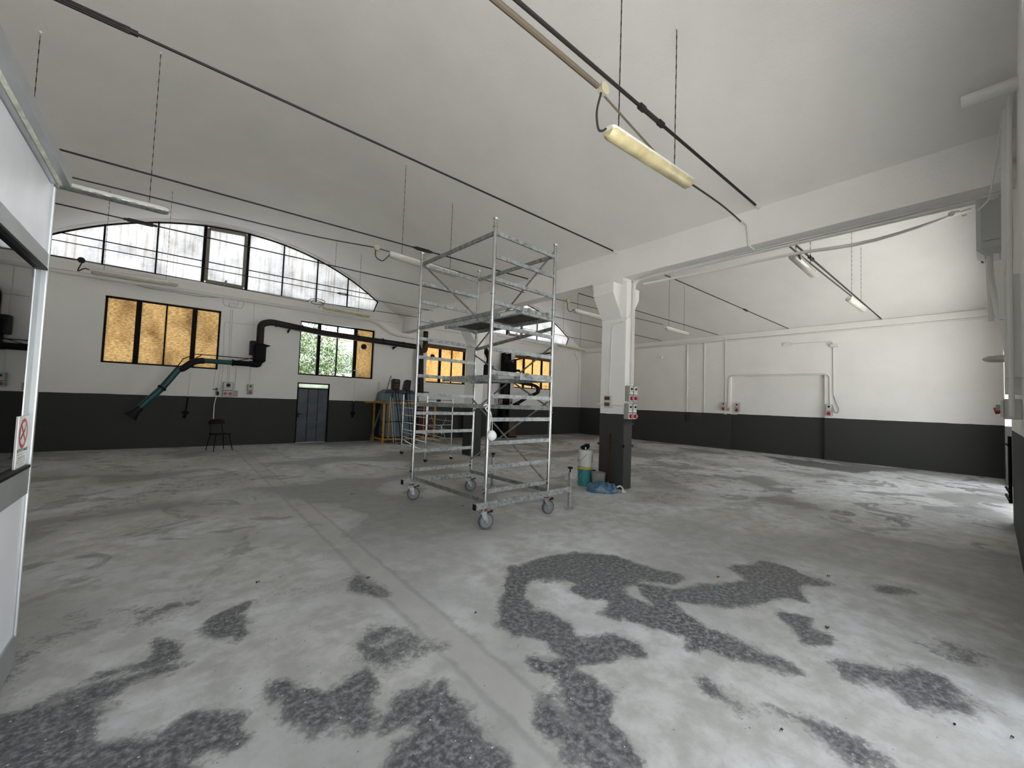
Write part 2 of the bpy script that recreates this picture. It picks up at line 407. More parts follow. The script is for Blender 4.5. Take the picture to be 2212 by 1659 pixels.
PATCHES = [   # (strength tenths, outline in metres on the floor) of bare dark concrete between the pale skim swirls
(9,[(-0.29,4.07),(-0.15,4.03),(0.03,4.03),(0.20,4.01),(0.33,3.97),(0.27,3.90),(0.13,3.83),(0.05,3.76),(-0.03,3.66),(-0.09,3.78),(-0.14,3.91)]),
(8,[(0.32,3.55),(0.43,3.63),(0.54,3.64),(0.42,3.52),(0.42,3.40),(0.39,3.32),(0.42,3.20),(0.33,3.25),(0.32,3.41)]),
(8,[(0.43,3.61),(0.81,3.69),(1.15,3.63),(1.37,3.73),(1.36,3.59),(1.28,3.48),(1.13,3.56),(0.80,3.65),(0.53,3.62)]),
(8,[(1.29,3.48),(1.32,3.28),(1.42,3.23),(1.40,3.29),(1.34,3.39),(1.36,3.59)]),
(7,[(0.65,3.93),(0.83,4.05),(0.78,3.98),(0.70,3.90)]),
(8,[(-0.64,3.89),(-0.59,3.94),(-0.49,4.00),(-0.43,4.21),(-0.30,3.90),(-0.40,3.86),(-0.48,3.77),(-0.54,3.70),(-0.50,3.57),(-0.53,3.39),(-0.57,3.31),(-0.59,3.26),(-0.63,3.25),(-0.74,3.77),(-0.65,3.84)]),
(8,[(-0.18,3.18),(-0.06,3.21),(0.02,3.29),(0.03,3.44),(0.07,3.30),(0.06,3.21),(-0.00,3.22),(-0.10,3.17)]),
(7,[(-0.42,3.08),(-0.34,3.08),(-0.22,3.07),(-0.06,3.06),(0.08,3.05),(0.04,3.02),(-0.09,3.04),(-0.20,3.03),(-0.28,2.97),(-0.23,2.84),(-0.24,2.74),(-0.20,2.62),(-0.26,2.47),(-0.49,2.65),(-0.60,3.12),(-0.47,3.06)]),
(9,[(-0.16,2.58),(-0.06,2.54),(0.05,2.45),(0.11,2.50),(0.20,2.49),(0.22,2.41),(0.26,2.40),(0.33,2.35),(0.31,2.29),(0.25,2.31),(0.19,2.30),(0.17,2.24),(0.13,2.17),(-0.18,2.40),(-0.16,2.51)]),
(9,[(0.56,2.56),(0.57,2.52),(0.57,2.45),(0.62,2.34),(0.62,2.27),(0.68,2.26),(0.76,2.30),(0.82,2.33),(0.90,2.38),(0.95,2.37),(0.90,2.27),(0.83,2.18),(0.83,2.03),(0.77,2.04),(0.70,2.13),(0.63,2.10),(0.60,2.15),(0.56,2.25),(0.55,2.36)]),
(9,[(0.97,2.04),(1.06,2.05),(1.12,2.06),(1.11,1.97),(1.20,1.95),(1.22,1.85),(1.24,1.80),(1.18,1.77),(1.19,1.58),(1.15,1.37),(0.79,1.65),(0.89,1.73),(0.96,1.71),(1.07,1.72),(1.05,1.79),(1.09,1.85),(1.00,1.93),(0.94,1.91)]),
(4,[(1.00,2.67),(1.18,2.81),(1.36,2.54),(1.41,2.31),(1.29,2.34),(1.11,2.33),(0.97,2.41),(0.98,2.57)]),
(9,[(2.58,2.98),(2.76,2.91),(3.17,2.99),(3.54,2.74),(3.66,2.42),(3.73,2.10),(3.75,1.90),(3.56,2.00),(3.48,2.15),(3.12,2.23),(2.99,2.11),(2.96,1.95),(2.99,1.84),(3.03,1.74),(3.18,1.70),(3.08,1.62),(3.04,1.48),(3.06,1.36),(3.08,1.25),(3.04,1.16),(2.93,1.14),(2.86,1.23),(2.80,1.27),(2.86,1.39),(2.84,1.52),(2.76,1.62),(2.81,1.73),(2.77,1.89),(2.67,1.88),(2.88,1.99),(2.85,2.10),(2.74,2.18),(2.77,2.31),(2.93,2.42),(2.85,2.57),(2.64,2.72),(2.44,2.66),(2.29,2.51),(2.18,2.31),(2.23,2.16),(2.28,2.04),(2.20,1.95),(2.20,1.82),(2.28,1.71),(2.43,1.63),(2.46,1.54),(2.27,1.61),(2.12,1.66),(2.04,1.75),(2.03,1.85),(2.01,2.03),(2.02,2.16),(1.90,2.17),(2.11,2.54)]),
(8,[(1.81,1.80),(1.91,1.78),(2.01,1.74),(1.91,1.65),(1.83,1.66),(1.81,1.72)]),
(8,[(3.32,2.03),(3.46,1.82),(3.77,1.65),(4.09,1.48),(4.31,1.44),(4.39,1.70),(4.58,1.64),(4.76,1.45),(4.73,1.24),(4.41,1.19),(4.22,1.12),(4.10,1.21),(3.81,1.36),(3.67,1.37),(3.48,1.53),(3.30,1.73),(3.17,1.78),(3.21,1.89)]),
(8,[(3.02,1.18),(3.05,1.09),(3.04,0.97),(3.04,0.86),(2.98,0.90),(2.95,1.01),(2.96,1.13)]),
(8,[(3.82,1.08),(3.83,0.94),(3.73,0.90),(3.59,0.93),(3.60,0.85),(3.64,0.80),(3.53,0.87),(3.64,0.97)]),
(9,[(1.80,1.58),(1.92,1.55),(1.87,1.47),(1.90,1.40),(1.82,1.37),(1.77,1.36),(1.74,1.26),(1.73,1.16),(1.68,1.09),(1.60,1.02),(1.47,1.13),(1.53,1.27),(1.54,1.38),(1.58,1.56),(1.62,1.55),(1.64,1.45),(1.69,1.40),(1.75,1.49)]),
(6,[(3.28,0.65),(3.41,0.58),(3.46,0.46),(3.45,0.41),(3.70,0.34),(3.70,0.28),(3.63,0.16),(3.56,0.07),(3.58,0.15),(3.44,0.14),(3.35,0.20),(3.28,0.28),(3.36,0.36),(3.30,0.48),(3.23,0.61)]),
(5,[(2.57,0.72),(2.63,0.62),(2.64,0.50),(2.62,0.41),(2.61,0.33),(2.46,0.36),(2.53,0.45),(2.51,0.52),(2.52,0.61)]),
(5,[(2.48,1.15),(2.47,1.01),(2.48,0.89),(2.48,0.85),(2.42,0.96),(2.42,1.09)]),
(6,[(5.15,0.73),(5.27,0.55),(5.05,0.60),(5.05,0.68)]),
(3,[(4.12,0.36),(4.37,0.21),(4.24,0.04),(4.06,0.09),(4.06,0.21)]),
(7,[(9.57,6.37),(9.95,5.75),(10.12,4.16),(8.61,4.10),(7.92,4.78),(8.02,5.33)]),
(7,[(6.66,4.40),(7.38,4.06),(7.28,3.47),(6.48,3.39),(6.00,3.87)]),
(7,[(4.84,1.61),(4.95,1.38),(4.79,1.04),(4.43,1.24),(4.58,1.44)]),
(6,[(1.22,6.52),(1.36,6.02),(1.38,5.63),(1.23,5.97)]),
(6,[(0.94,5.58),(1.60,5.61),(1.61,5.25),(1.19,5.22)]),
(6,[(-0.42,6.10),(-0.11,6.71),(-0.01,6.43),(-0.23,5.89)]),
(7,[(-1.08,7.13),(-0.32,8.64),(-0.00,9.79),(1.13,9.72),(1.64,8.88),(0.97,8.29),(-0.14,8.00),(-0.66,7.08),(-0.98,6.48)]),
(5,[(-1.46,8.65),(-0.80,11.36),(0.56,12.15),(1.10,11.08),(-0.39,10.01),(-1.13,7.61)]),
(6,[(-0.58,14.07),(1.37,14.00),(2.54,11.66),(1.27,11.00),(0.14,12.18)]),
(7,[(14.36,9.98),(13.60,6.50),(12.25,4.55),(11.54,4.75),(12.04,6.64),(12.35,8.39)]),
(6,[(16.24,5.26),(16.17,3.51),(15.96,2.15),(14.38,2.41),(14.52,3.83)]),
]
def axis_steps(stops):
    out = []
    for a, b, s_ in stops: out += list(np.arange(a, b-1e-6, s_))
    out.append(stops[-1][1]); return np.array(out)
gx = axis_steps([(XL-0.1, -1.2, 0.3), (-1.2, 7.2, 0.04), (7.2, 12, 0.12), (12, XR+0.2, 0.3)])
gy = axis_steps([(YF-0.4, 0.6, 0.1), (0.6, 5.4, 0.04), (5.4, 9.0, 0.12), (9.0, YB+0.1, 0.3)])
GX, GY = np.meshgrid(gx, gy)
mask = np.zeros(GX.shape)
for st, poly in PATCHES:
    pa = np.array(poly); bx0, by0 = pa.min(0)-0.3; bx1, by1 = pa.max(0)+0.3
    near = pa[:, 1].mean() < 3.6
    soft = 0.085 if near else 0.16
    st = min(10, st+1.5) if near else st*0.55
    sel = (GX > bx0) & (GX < bx1) & (GY > by0) & (GY < by1)
    if sel.any():
        mask[sel] = np.maximum(mask[sel], st/10*poly_field(GX[sel], GY[sel], poly, soft))
ny, nx = GX.shape
verts = np.stack([GX.ravel(), GY.ravel(), np.zeros(GX.size)], 1)
ii = np.arange(ny*nx).reshape(ny, nx)
faces = np.stack([ii[:-1, :-1].ravel(), ii[:-1, 1:].ravel(), ii[1:, 1:].ravel(), ii[1:, :-1].ravel()], 1)
me = bpy.data.meshes.new('floor')
me.from_pydata(verts.tolist(), [], faces.tolist())
at = me.attributes.new('bare', 'FLOAT', 'POINT'); at.data.foreach_set('value', mask.ravel().astype(np.float32))
floor = bpy.data.objects.new('floor', me); C.objects.link(floor); floor['kind'] = 'structure'

def floor_material():
    m, nt, b = nodes('worn_concrete_floor'); L = nt.links.new
    g = nt.nodes.new('ShaderNodeNewGeometry'); a = nt.nodes.new('ShaderNodeAttribute'); a.attribute_name = 'bare'
    def noise(scale, detail=6, rough=0.6, dist=0.0, vec=None):
        n = nt.nodes.new('ShaderNodeTexNoise'); n.inputs['Scale'].default_value = scale; n.inputs['Detail'].default_value = detail
        n.inputs['Roughness'].default_value = rough; n.inputs['Distortion'].default_value = dist
        L(vec or g.outputs['Position'], n.inputs['Vector']); return n.outputs['Fac']
    def math_(op, x, y=None, z=None, clamp=False):
        n = nt.nodes.new('ShaderNodeMath'); n.operation = op; n.use_clamp = clamp
        for i, v in enumerate((x, y, z)):
            if v is None: continue
            if isinstance(v, (int, float)): n.inputs[i].default_value = v
            else: L(v, n.inputs[i])
        return n.outputs[0]
    def ramp(x, lo, hi, c0=(0, 0, 0), c1=(1, 1, 1), ease='EASE'):
        n = nt.nodes.new('ShaderNodeValToRGB'); n.color_ramp.interpolation = ease
        n.color_ramp.elements[0].position = lo; n.color_ramp.elements[1].position = hi
        n.color_ramp.elements[0].color = (*c0, 1); n.color_ramp.elements[1].color = (*c1, 1)
        L(x, n.inputs[0]); return n.outputs[0]
    def mix(fac, a_, b_, mode='MIX'):
        n = nt.nodes.new('ShaderNodeMix'); n.data_type = 'RGBA'; n.blend_type = mode
        for i, v in ((0, fac), (6, a_), (7, b_)):
            if isinstance(v, (int, float)): n.inputs[i].default_value = v
            elif isinstance(v, tuple): n.inputs[i].default_value = (*v, 1)
            else: L(v, n.inputs[i])
        return n.outputs[2]
    fine = noise(28, 8, 0.7); mid = noise(5.5, 6, 0.62); big = noise(0.8, 4, 0.5, 0.6)
    scr = noise(150, 4, 0.7)
    # warped position for the trowelled swirls
    sep = nt.nodes.new('ShaderNodeSeparateXYZ'); L(g.outputs['Position'], sep.inputs[0])
    wv = nt.nodes.new('ShaderNodeVectorMath'); wv.operation = 'MULTIPLY_ADD'
    nv = nt.nodes.new('ShaderNodeTexNoise'); nv.inputs['Scale'].default_value = 0.7; nv.inputs['Detail'].default_value = 3
    L(g.outputs['Position'], nv.inputs['Vector']); L(nv.outputs['Color'], wv.inputs[0]); wv.inputs[1].default_value = (1.6, 1.6, 0)
    L(g.outputs['Position'], wv.inputs[2])
    v = nt.nodes.new('ShaderNodeTexVoronoi'); v.feature = 'SMOOTH_F1'; v.inputs['Scale'].default_value = 0.62; v.inputs['Smoothness'].default_value = 0.35
    L(wv.outputs[0], v.inputs['Vector'])
    sw = math_('MULTIPLY_ADD', mid, 0.36, v.outputs['Distance'])
    # far from the front gate the bare streaks come from the swirls themselves
    far = ramp(sep.outputs['Y'], 0.0, 1.0); farm = math_('SUBTRACT', sep.outputs['Y'], 3.6); farm = math_('MULTIPLY', farm, 0.6, clamp=True)
    rgt = math_('MULTIPLY', math_('SUBTRACT', sep.outputs['X'], 6.4), 0.5, clamp=True)
    farm = math_('MAXIMUM', farm, rgt)
    gaps = ramp(sw, 0.83, 0.90)
    gaps2 = math_('MULTIPLY', gaps, farm)
    streak = math_('MULTIPLY', ramp(noise(1.15, 7, 0.62, 1.4), 0.555, 0.605), farm)
    ed = math_('MULTIPLY_ADD', mid, 1.3, -0.65); ed2 = math_('MULTIPLY_ADD', fine, 1.0, -0.50)
    bare = math_('ADD', math_('ADD', a.outputs['Fac'], ed), ed2)
    raw = bare
    bare = math_('MULTIPLY', ramp(raw, 0.42, 0.60), ramp(a.outputs['Fac'], 0.12, 0.50))
    halo = math_('MULTIPLY', ramp(raw, 0.20, 0.60), ramp(a.outputs['Fac'], 0.0, 0.30))
    halo = math_('MAXIMUM', halo, math_('MULTIPLY', math_('MAXIMUM', gaps2, streak), 0.75))
    bareall = math_('MAXIMUM', bare, math_('MULTIPLY', math_('MULTIPLY', ramp(noise(1.7, 6, 0.65, 0.8), 0.50, 0.60), streak), math_('MULTIPLY_ADD', rgt, 0.55, 0.25)))
    # pale skim colour with drifting tone
    pale = mix(ramp(mid, 0.35, 0.66), (0.43, 0.435, 0.43), (0.58, 0.592, 0.605))
    pale = mix(ramp(big, 0.42, 0.60), mix(1.0, pale, (0.87, 0.855, 0.825), 'MULTIPLY'), pale)
    edge = ramp(sw, 0.64, 0.86)
    pale = mix(math_('MULTIPLY', edge, 0.45), pale, (0.27, 0.27, 0.262))
    pale = mix(math_('MULTIPLY', ramp(fine, 0.50, 0.72), 0.22), pale, (0.24, 0.24, 0.24))
    # filled trench running to the back wall and one crossing it
    dx = math_('ABSOLUTE', math_('SUBTRACT', math_('MULTIPLY_ADD', mid, 0.10, sep.outputs['X']), 1.56))
    tr = math_('SUBTRACT', 1.0, ramp(dx, 0.085, 0.125))
    dy = math_('ABSOLUTE', math_('SUBTRACT', math_('MULTIPLY_ADD', mid, 0.14, sep.outputs['Y']), 3.95))
    tr2 = math_('SUBTRACT', 1.0, ramp(dy, 0.05, 0.10)); tr2 = math_('MULTIPLY', tr2, math_('MULTIPLY', math_('SUBTRACT', sep.outputs['X'], 1.3), 3, clamp=True))
    tr2 = math_('MULTIPLY', tr2, math_('MULTIPLY', math_('SUBTRACT', 6.0, sep.outputs['X']), 1, clamp=True))
    trm = math_('MULTIPLY', math_('MAXIMUM', tr, tr2), 0.65)
    pale = mix(trm, pale, (0.40, 0.395, 0.38))
    pale = mix(math_('MULTIPLY', halo, math_('MULTIPLY_ADD', rgt, 0.22, 0.66)), pale, (0.15, 0.147, 0.138))
    dark = mix(ramp(fine, 0.40, 0.68), (0.07, 0.072, 0.078), (0.27, 0.275, 0.285))
    dark = mix(math_('MULTIPLY', ramp(mid, 0.5, 0.7), 0.5), dark, (0.14, 0.137, 0.13))
    col = mix(bareall, pale, dark)
    rim = math_('MULTIPLY', ramp(dx, 0.085, 0.115), math_('SUBTRACT', 1.0, ramp(dx, 0.125, 0.16)))
    col = mix(math_('MULTIPLY', rim, 0.5), col, (0.25, 0.248, 0.24))
    # white crumbs and dark specks
    v2 = nt.nodes.new('ShaderNodeTexVoronoi'); v2.inputs['Scale'].default_value = 9; L(g.outputs['Position'], v2.inputs['Vector'])
    col = mix(math_('SUBTRACT', 1.0, ramp(v2.outputs['Distance'], 0.035, 0.06)), col, (0.22, 0.21, 0.20))
    v3 = nt.nodes.new('ShaderNodeTexVoronoi'); v3.inputs['Scale'].default_value = 16; L(g.outputs['Position'], v3.inputs['Vector'])
    cr = math_('MULTIPLY', math_('SUBTRACT', 1.0, ramp(v3.outputs['Distance'], 0.05, 0.10)), bareall)
    col = mix(cr, col, (0.6, 0.6, 0.6))
    L(col, b.inputs['Base Color'])
    b.inputs['Specular IOR Level'].default_value = 0.35
    rg = math_('MULTIPLY_ADD', bareall, -0.18, 0.66); L(rg, b.inputs['Roughness'])
    bp = nt.nodes.new('ShaderNodeBump'); bp.inputs['Strength'].default_value = 0.35; bp.inputs['Distance'].default_value = 0.008
    h = math_('ADD', math_('MULTIPLY', fine, 0.5), math_('MULTIPLY_ADD', bareall, -0.7, math_('MULTIPLY', scr, 0.4)))
    L(h, bp.inputs['Height']); L(bp.outputs[0], b.inputs['Normal'])
    return m
me.materials.append(floor_material())
S('ground', MB().box((-60, -60, -0.5), (80, 90, -0.02)), mat('outside_concrete', (0.66, 0.65, 0.62), 0.9, var=0.2, scale=0.5))

# ------------------------------------------------------------------ ceiling, walls, beam, columns
for nm, x0, x1, c in (('ceiling', XL-0.05, XB0+0.02, XC1), ('ceiling.001', XB1-0.02, XR+0.05, XC2)):
    mb = MB(); xs = np.linspace(x0, x1, 61); n = len(xs)
    for y in (YF-0.1, YB+0.1):
        for x in xs: mb.v.append((float(x), y, max(ZB1-0.02, CROWN-drop(x-c))))
    for y in (YF-0.1, YB+0.1):
        for x in xs: mb.v.append((float(x), y, max(ZB1-0.02, CROWN-drop(x-c))+0.18))
    for i in range(n-1):
        mb.f.append((i, i+1, n+i+1, n+i)); mb.f.append((2*n+i, 3*n+i, 3*n+i+1, 2*n+i+1))
    o = S(nm, mb, M_ceil)
    for p_ in o.data.polygons: p_.use_smooth = True

WIN = {  # lower windows in the back wall: x0, x1, z0, z1
 1: (-1.48, 0.97, 2.25, 4.00), 2: (3.12, 5.63, 2.26, 4.07), 3: (7.80, 10.30, 2.28, 3.86), 4: (12.50, 15.02, 2.29, 3.80)}
DR = (3.13, 4.14, 0.0, 2.0)
mb = MB()
wall_grid(mb, 'Y', YB, YB+0.32, (XL-0.3, XR+0.3), (-0.02, 4.65), [WIN[k] for k in WIN] + [DR])
LUN = []
for c, xa, xb in ((XC1, XL-0.3, 6.82), (XC2, 6.82, XR+0.3)):
    zs_ = 4.76; hw = 4.24; hb = 4.08; out = []
    xs = sorted(set([xa, xb] + [c+t for t in np.linspace(-5.3, 5.3, 90)] + [c-hw, c+hw, c-hb, c+hb]))
    xs = [float(x) for x in xs if xa <= x <= xb]
    zt_end = lun_z(c+hw, c)
    def lo(x):
        t = abs(x-c)
        if t <= hb: return zs_
        return zs_ + (zt_end-zs_)*(t-hb)/(hw-hb)
    for x0, x1 in zip(xs[:-1], xs[1:]):
        m_ = abs((x0+x1)/2-c)
        tops = (ceil_z(x0)+0.15, ceil_z(x1)+0.15)
        for y in (YB, YB+0.32):
            if m_ < hw:
                mb.quad((x0, y, 4.65), (x1, y, 4.65), (x1, y, lo(x1)), (x0, y, lo(x0)))
                mb.quad((x0, y, lun_z(x0, c)), (x1, y, lun_z(x1, c)), (x1, y, tops[1]), (x0, y, tops[0]))
            else:
                mb.quad((x0, y, 4.65), (x1, y, 4.65), (x1, y, tops[1]), (x0, y, tops[0]))
        if m_ < hw:
            mb.quad((x0, YB, lo(x0)), (x1, YB, lo(x1)), (x1, YB+0.32, lo(x1)), (x0, YB+0.32, lo(x0)))
            mb.quad((x0, YB, lun_z(x0, c)), (x1, YB, lun_z(x1, c)), (x1, YB+0.32, lun_z(x1, c)), (x0, YB+0.32, lun_z(x0, c)))
    LUN.append((c, zs_, hw, hb, zt_end))
S('wall_back', mb, M_wall)
mb = MB(); wall_grid(mb, 'X', XR, XR+0.3, (YF-0.4, YB+0.3), (-0.02, 7.0), [(3.75, 6.85, -0.1, 2.94), (11.75, 12.75, -0.1, 2.02)])
mb.box((XR+0.13, 3.6, -0.02), (XR+0.29, 7.0, 3.1))
S('wall_right', mb, M_wall)
S('trim_right', MB().box((XR-0.05, YF, 4.47), (XR+0.1, YB, 4.67)), M_ceil, bevel=0.01)
S('trim_back', MB().box((XL, YB-0.05, 4.47), (XB0, YB+0.02, 4.70)).box((XB1, YB-0.05, 4.47), (XR, YB+0.02, 4.70)), M_ceil, bevel=0.01)
mb = MB(); wall_grid(mb, 'X', XL-0.3, XL, (YF-0.4, YB+0.3), (-0.02, 7.0), []); S('wall_left', mb, M_wall)
mb = MB()
FL2 = (XC1-1.2, XC1+3.6, 4.85, 5.50)  # added opening behind the camera, put in to let more light in
wall_grid(mb, 'Y', YF-0.35, YF, (XL-0.3, XR+0.3), (-0.02, 7.0), [(GA[0], GA[1], -0.1, GA[2]), (GB[0], GB[1], -0.1, GB[2]), FL2])
S('wall_front', mb, M_wall)
# longitudinal beam between the vaults, with its haunch over the first column
mb = MB().box((XB0, YF, ZB0), (XB1, YB, ZB1+0.4))
mb.box((XB0, 4.66, 4.00), (XB1-0.02, 5.42, ZB0)).box((XB0, 9.66, 4.00), (XB1-0.02, 10.42, ZB0))
S('trim_beam', mb, M_ceil)
for nm, y0, y1 in (('column', 4.57, 5.15), ('column.001', 9.62, 10.18)):
    t = thing(nm, None, None, (6.80, (y0+y1)/2, 0), kind='structure')
    MB().box((6.675, y0, 0), (6.955, y1, 4.05)).build('shaft', M_wall, t, bevel=0.012)
    # corbels spreading to both sides under the beam
    for s_, x in ((-1, 6.675), (1, 6.955)):
        MB().prism([(x-s_*0.01, 3.32), (x, 3.32), (x+s_*0.30, 3.78), (x+s_*0.30, 3.99), (x-s_*0.01, 3.99)], 'Y', y0+0.10, y1).build('corbel', M_wall, t, bevel=0.012)
    if nm == 'column':
        MB().box((6.655, y0-0.02, 0.80), (6.975, y0+0.0, 0.85)).box((6.655, y1, 0.80), (6.975, y1+0.02, 0.85)).box((6.655, y0-0.02, 0.80), (6.675, y1+0.02, 0.85)).box((6.955, y0-0.02, 0.80), (6.975, y1+0.02, 0.85)).build('strap', M_wall, t)
# glued to the beam soffit: long shallow form-board groove
MB().box((XB1-0.05, YF+0.1, ZB0-0.012), (XB1+0.008, 4.5, ZB0+0.03)).build('trim_soffit_strip', M_pipew, kind='structure')

# ------------------------------------------------------------------ lunette windows
def lunette(nm, idx, mull, case):
    c, zs_, hw, hb, ze = LUN[idx]
    t = thing(nm, None, None, (c, YB+0.14, zs_), kind='structure'); Yg = YB+0.14
    # arched frame following the opening
    pts = [(c-hb, Yg, zs_+0.015), (c-hw+0.015, Yg, ze)] + [(float(c+x), Yg, lun_z(c+x, c)-0.015) for x in np.linspace(-hw+0.02, hw-0.02, 50)] + [(c+hw-0.015, Yg, ze), (c+hb, Yg, zs_+0.015)]
    mb = MB()
    for a, b in zip(pts, pts[1:]+pts[:1]): mb.bar(a, b, 0.05, 0.035, (0, 1, 0))
    mb.build('frame', M_black, t)
    xs = [c-hb] + mull + [c+hb]
    for k, x in enumerate(mull):
        wd = 0.075 if x in case else 0.035
        zt = lun_z(x, c)
        MB().box((x-wd/2, Yg-0.04, zs_), (x+wd/2, Yg+0.02, zt)).build('mullion', M_black, t)
    if idx == 0:
        for a, b in ((c-4.0, mull[3] if len(mull) > 3 else c), (case[1], c+3.86)):
            MB().box((max(a, c-3.93), Yg-0.035, 5.40), (b, Yg-0.015, 5.425)).build('transom', M_black, t)
        MB().box((case[0], Yg-0.035, 5.405), (case[1], Yg-0.015, 5.43)).build('transom', M_black, t)
    for a, b in zip(xs[:-1], xs[1:]):
        n = 10; mb = MB()
        for i in range(n):
            x0 = a+(b-a)*i/n; x1 = a+(b-a)*(i+1)/n
            mb.quad((x0, Yg, zs_), (x1, Yg, zs_), (x1, Yg, lun_z(x1, c)), (x0, Yg, lun_z(x0, c)))
        if a == c-hb: mb.quad((c-hw, Yg, ze), (a, Yg, zs_), (a, Yg, lun_z(a, c)), (c-hw, Yg, ze))
        if b == c+hb: mb.quad((b, Yg, zs_), (c+hw, Yg, ze), (c+hw, Yg, ze), (b, Yg, lun_z(b, c)))
        mb.build('pane', M_frost, t)
    # hinged ventilation sash
    x0, x1 = case; z0 = zs_+0.05; zt0 = lun_z(x0, c)-0.09; zt1 = lun_z(x1, c)-0.09
    mb = MB(); fr = 0.085
    P = [(x0+0.08, z0+0.03), (x1-0.08, z0+0.03), (x1-0.08, zt1), (x0+0.08, zt0)]
    for i in range(4):
        a = P[i]; b = P[(i+1) % 4]
        mb.bar((a[0], Yg-0.06, a[1]), (b[0], Yg-0.06, b[1]), fr, 0.05, (0, 1, 0))
    mb.build('sash', mat('sash_paint', (0.20, 0.19, 0.16), 0.6) if idx == 0 else bpy.data.materials['sash_paint'], t)
    MB().tube([((x0+x1)/2-0.04, Yg-0.10, zs_+0.02), ((x0+x1)/2, Yg-0.16, zs_+0.10), ((x0+x1)/2+0.03, Yg-0.17, zs_+0.17)], [0.02, 0.03, 0.025], 8).build('latch', M_boxg, t, smooth=True)
t8 = thing('added_window', None, None, (XC1, YF-0.2, FL2[2]), kind='structure')  # added row of frosted panes, out of view, to brighten the left vault
for t, FL, k in [(t8, FL2, k) for k in range(4)]:
    xa = FL[0]+k*1.2
    MB().quad((xa, YF-0.2, FL[2]), (xa+1.2, YF-0.2, FL[2]), (xa+1.2, YF-0.2, FL[3]), (xa, YF-0.2, FL[3])).build('pane', M_frost, t)
    MB().box((xa-0.02, YF-0.24, FL[2]), (xa+0.02, YF-0.16, FL[3])).build('mullion', M_black, t)
lunette('window_1', 0, [-2.63, -1.60, -0.565, 0.47, 1.55, 2.53, 3.57, 4.60], (0.47, 1.55))
lunette('window_2', 1, [8.9, 9.95, 11.0, 12.03, 12.97, 14.0, 15.05], (12.03, 12.97))

# ------------------------------------------------------------------ lower windows
def low_window(nm, k, bars, panes, extra=None):
    x0, x1, z0, z1 = WIN[k]; Yg = YB+0.13
    t = thing(nm, None, None, ((x0+x1)/2, Yg, z0), kind='structure')
    mb = MB(); e = 0.03
    for a, b in (((x0, z0+e/2), (x1, z0+e/2)), ((x0, z1-e/2), (x1, z1-e/2)), ((x0+e/2, z0), (x0+e/2, z1)), ((x1-e/2, z0), (x1-e/2, z1))):
        mb.bar((a[0], Yg-0.02, a[1]), (b[0], Yg-0.02, b[1]), 0.06, e+0.02, (0, 1, 0))
    mb.build('frame', M_black, t)
    for x, wd in bars:
        MB().box((x-wd/2, Yg-0.06, z0), (x+wd/2, Yg+0.02, z1)).build('mullion', M_black, t)
    xs = [x0+0.02] + [b[0] for b in bars] + [x1-0.02]
    for i, m_ in enumerate(panes):
        MB().quad((xs[i], Yg, z0+0.02), (xs[i+1], Yg, z0+0.02), (xs[i+1], Yg, z1-0.02), (xs[i], Yg, z1-0.02)).build('pane', m_, t)
    return t
w1 = low_window('window_3', 1, [(-0.83, 0.11), (-0.26, 0.035), (0.36, 0.11)], [M_fibre]*4)
w2 = low_window('window_4', 2, [(3.73, 0.10), (4.33, 0.035), (4.96, 0.11)], [M_glass, M_glass, M_glass, M_fibre])
w3 = low_window('window_5', 3, [(8.46, 0.10), (9.03, 0.035), (9.66, 0.10)], [M_fibre2]*4)
w4 = low_window('window_6', 4, [(13.15, 0.10), (13.75, 0.035), (14.38, 0.10)], [M_fibre2]*4)
mb = MB().box((3.12, YB+0.08, 3.80), (4.96, YB+0.12, 3.83)); mb.build('transom', M_black, w2)
MB().lathe([(0.0, -0.02), (0.085, -0.02), (0.10, 0.0), (0.10, 0.03)], (5.28, YB+0.10, 3.44), 'Y', 20).build('flue_hole', M_blackp, w2)
MB().lathe([(0.0, -0.02), (0.085, -0.02), (0.10, 0.0), (0.10, 0.03)], (8.12, YB+0.10, 3.36), 'Y', 20).build('flue_hole', M_blackp, w3)
MB().box((7.80, YB+0.02, 3.70), (10.3, YB+0.10, 3.86)).build('stained_board', M_brown, w3)
MB().box((12.5, YB-0.06, 3.76), (14.9, YB+0.02, 3.86)).build('stained_board', M_brown, w4)
# drip lath and handle chain of the clear window
MB().tube([(5.0, YB+0.02, 2.55), (5.02, YB-0.03, 2.40), (5.0, YB-0.03, 2.30)], 0.012, 6).build('catch', M_boxw, w2)
MB().box((4.93, YB-0.02, 2.52), (5.05, YB+0.02, 2.55)).build('catch', M_boxw, w2)

# ------------------------------------------------------------------ back door
t = thing('door_1', None, None, (3.635, YB, 0), kind='structure')
x0, x1 = DR[0], DR[1]; Yd = YB+0.05
MB().box((x0, Yd-0.03, 0), (x0+0.04, Yd+0.05, 2.0)).box((x1-0.04, Yd-0.03, 0), (x1, Yd+0.05, 2.0)).box((x0, Yd-0.03, 1.96), (x1, Yd+0.05, 2.0)).box((x0, Yd-0.03, 1.80), (x1, Yd+0.05, 1.83)).build('door_frame', M_black, t)
MB().quad((x0+0.04, Yd, 1.83), (x1-0.04, Yd, 1.83), (x1-0.04, Yd, 1.96), (x0+0.04, Yd, 1.96)).build('fanlight_pane', M_transl_green, t)
leaf = MB().box((x0+0.04, Yd, 0.02), (x1-0.04, Yd+0.03, 1.80)).build('door_leaf', M_gap, t)
pw = (x1-x0-0.08)/3
for i in range(3):
    for j, (za, zb) in enumerate(((0.03, 0.655), (0.685, 1.225), (1.255, 1.79))):
        MB().box((x0+0.052+i*pw, Yd-0.012, za), (x0+0.028+(i+1)*pw, Yd, zb)).build('panel', M_steeldoor, leaf)
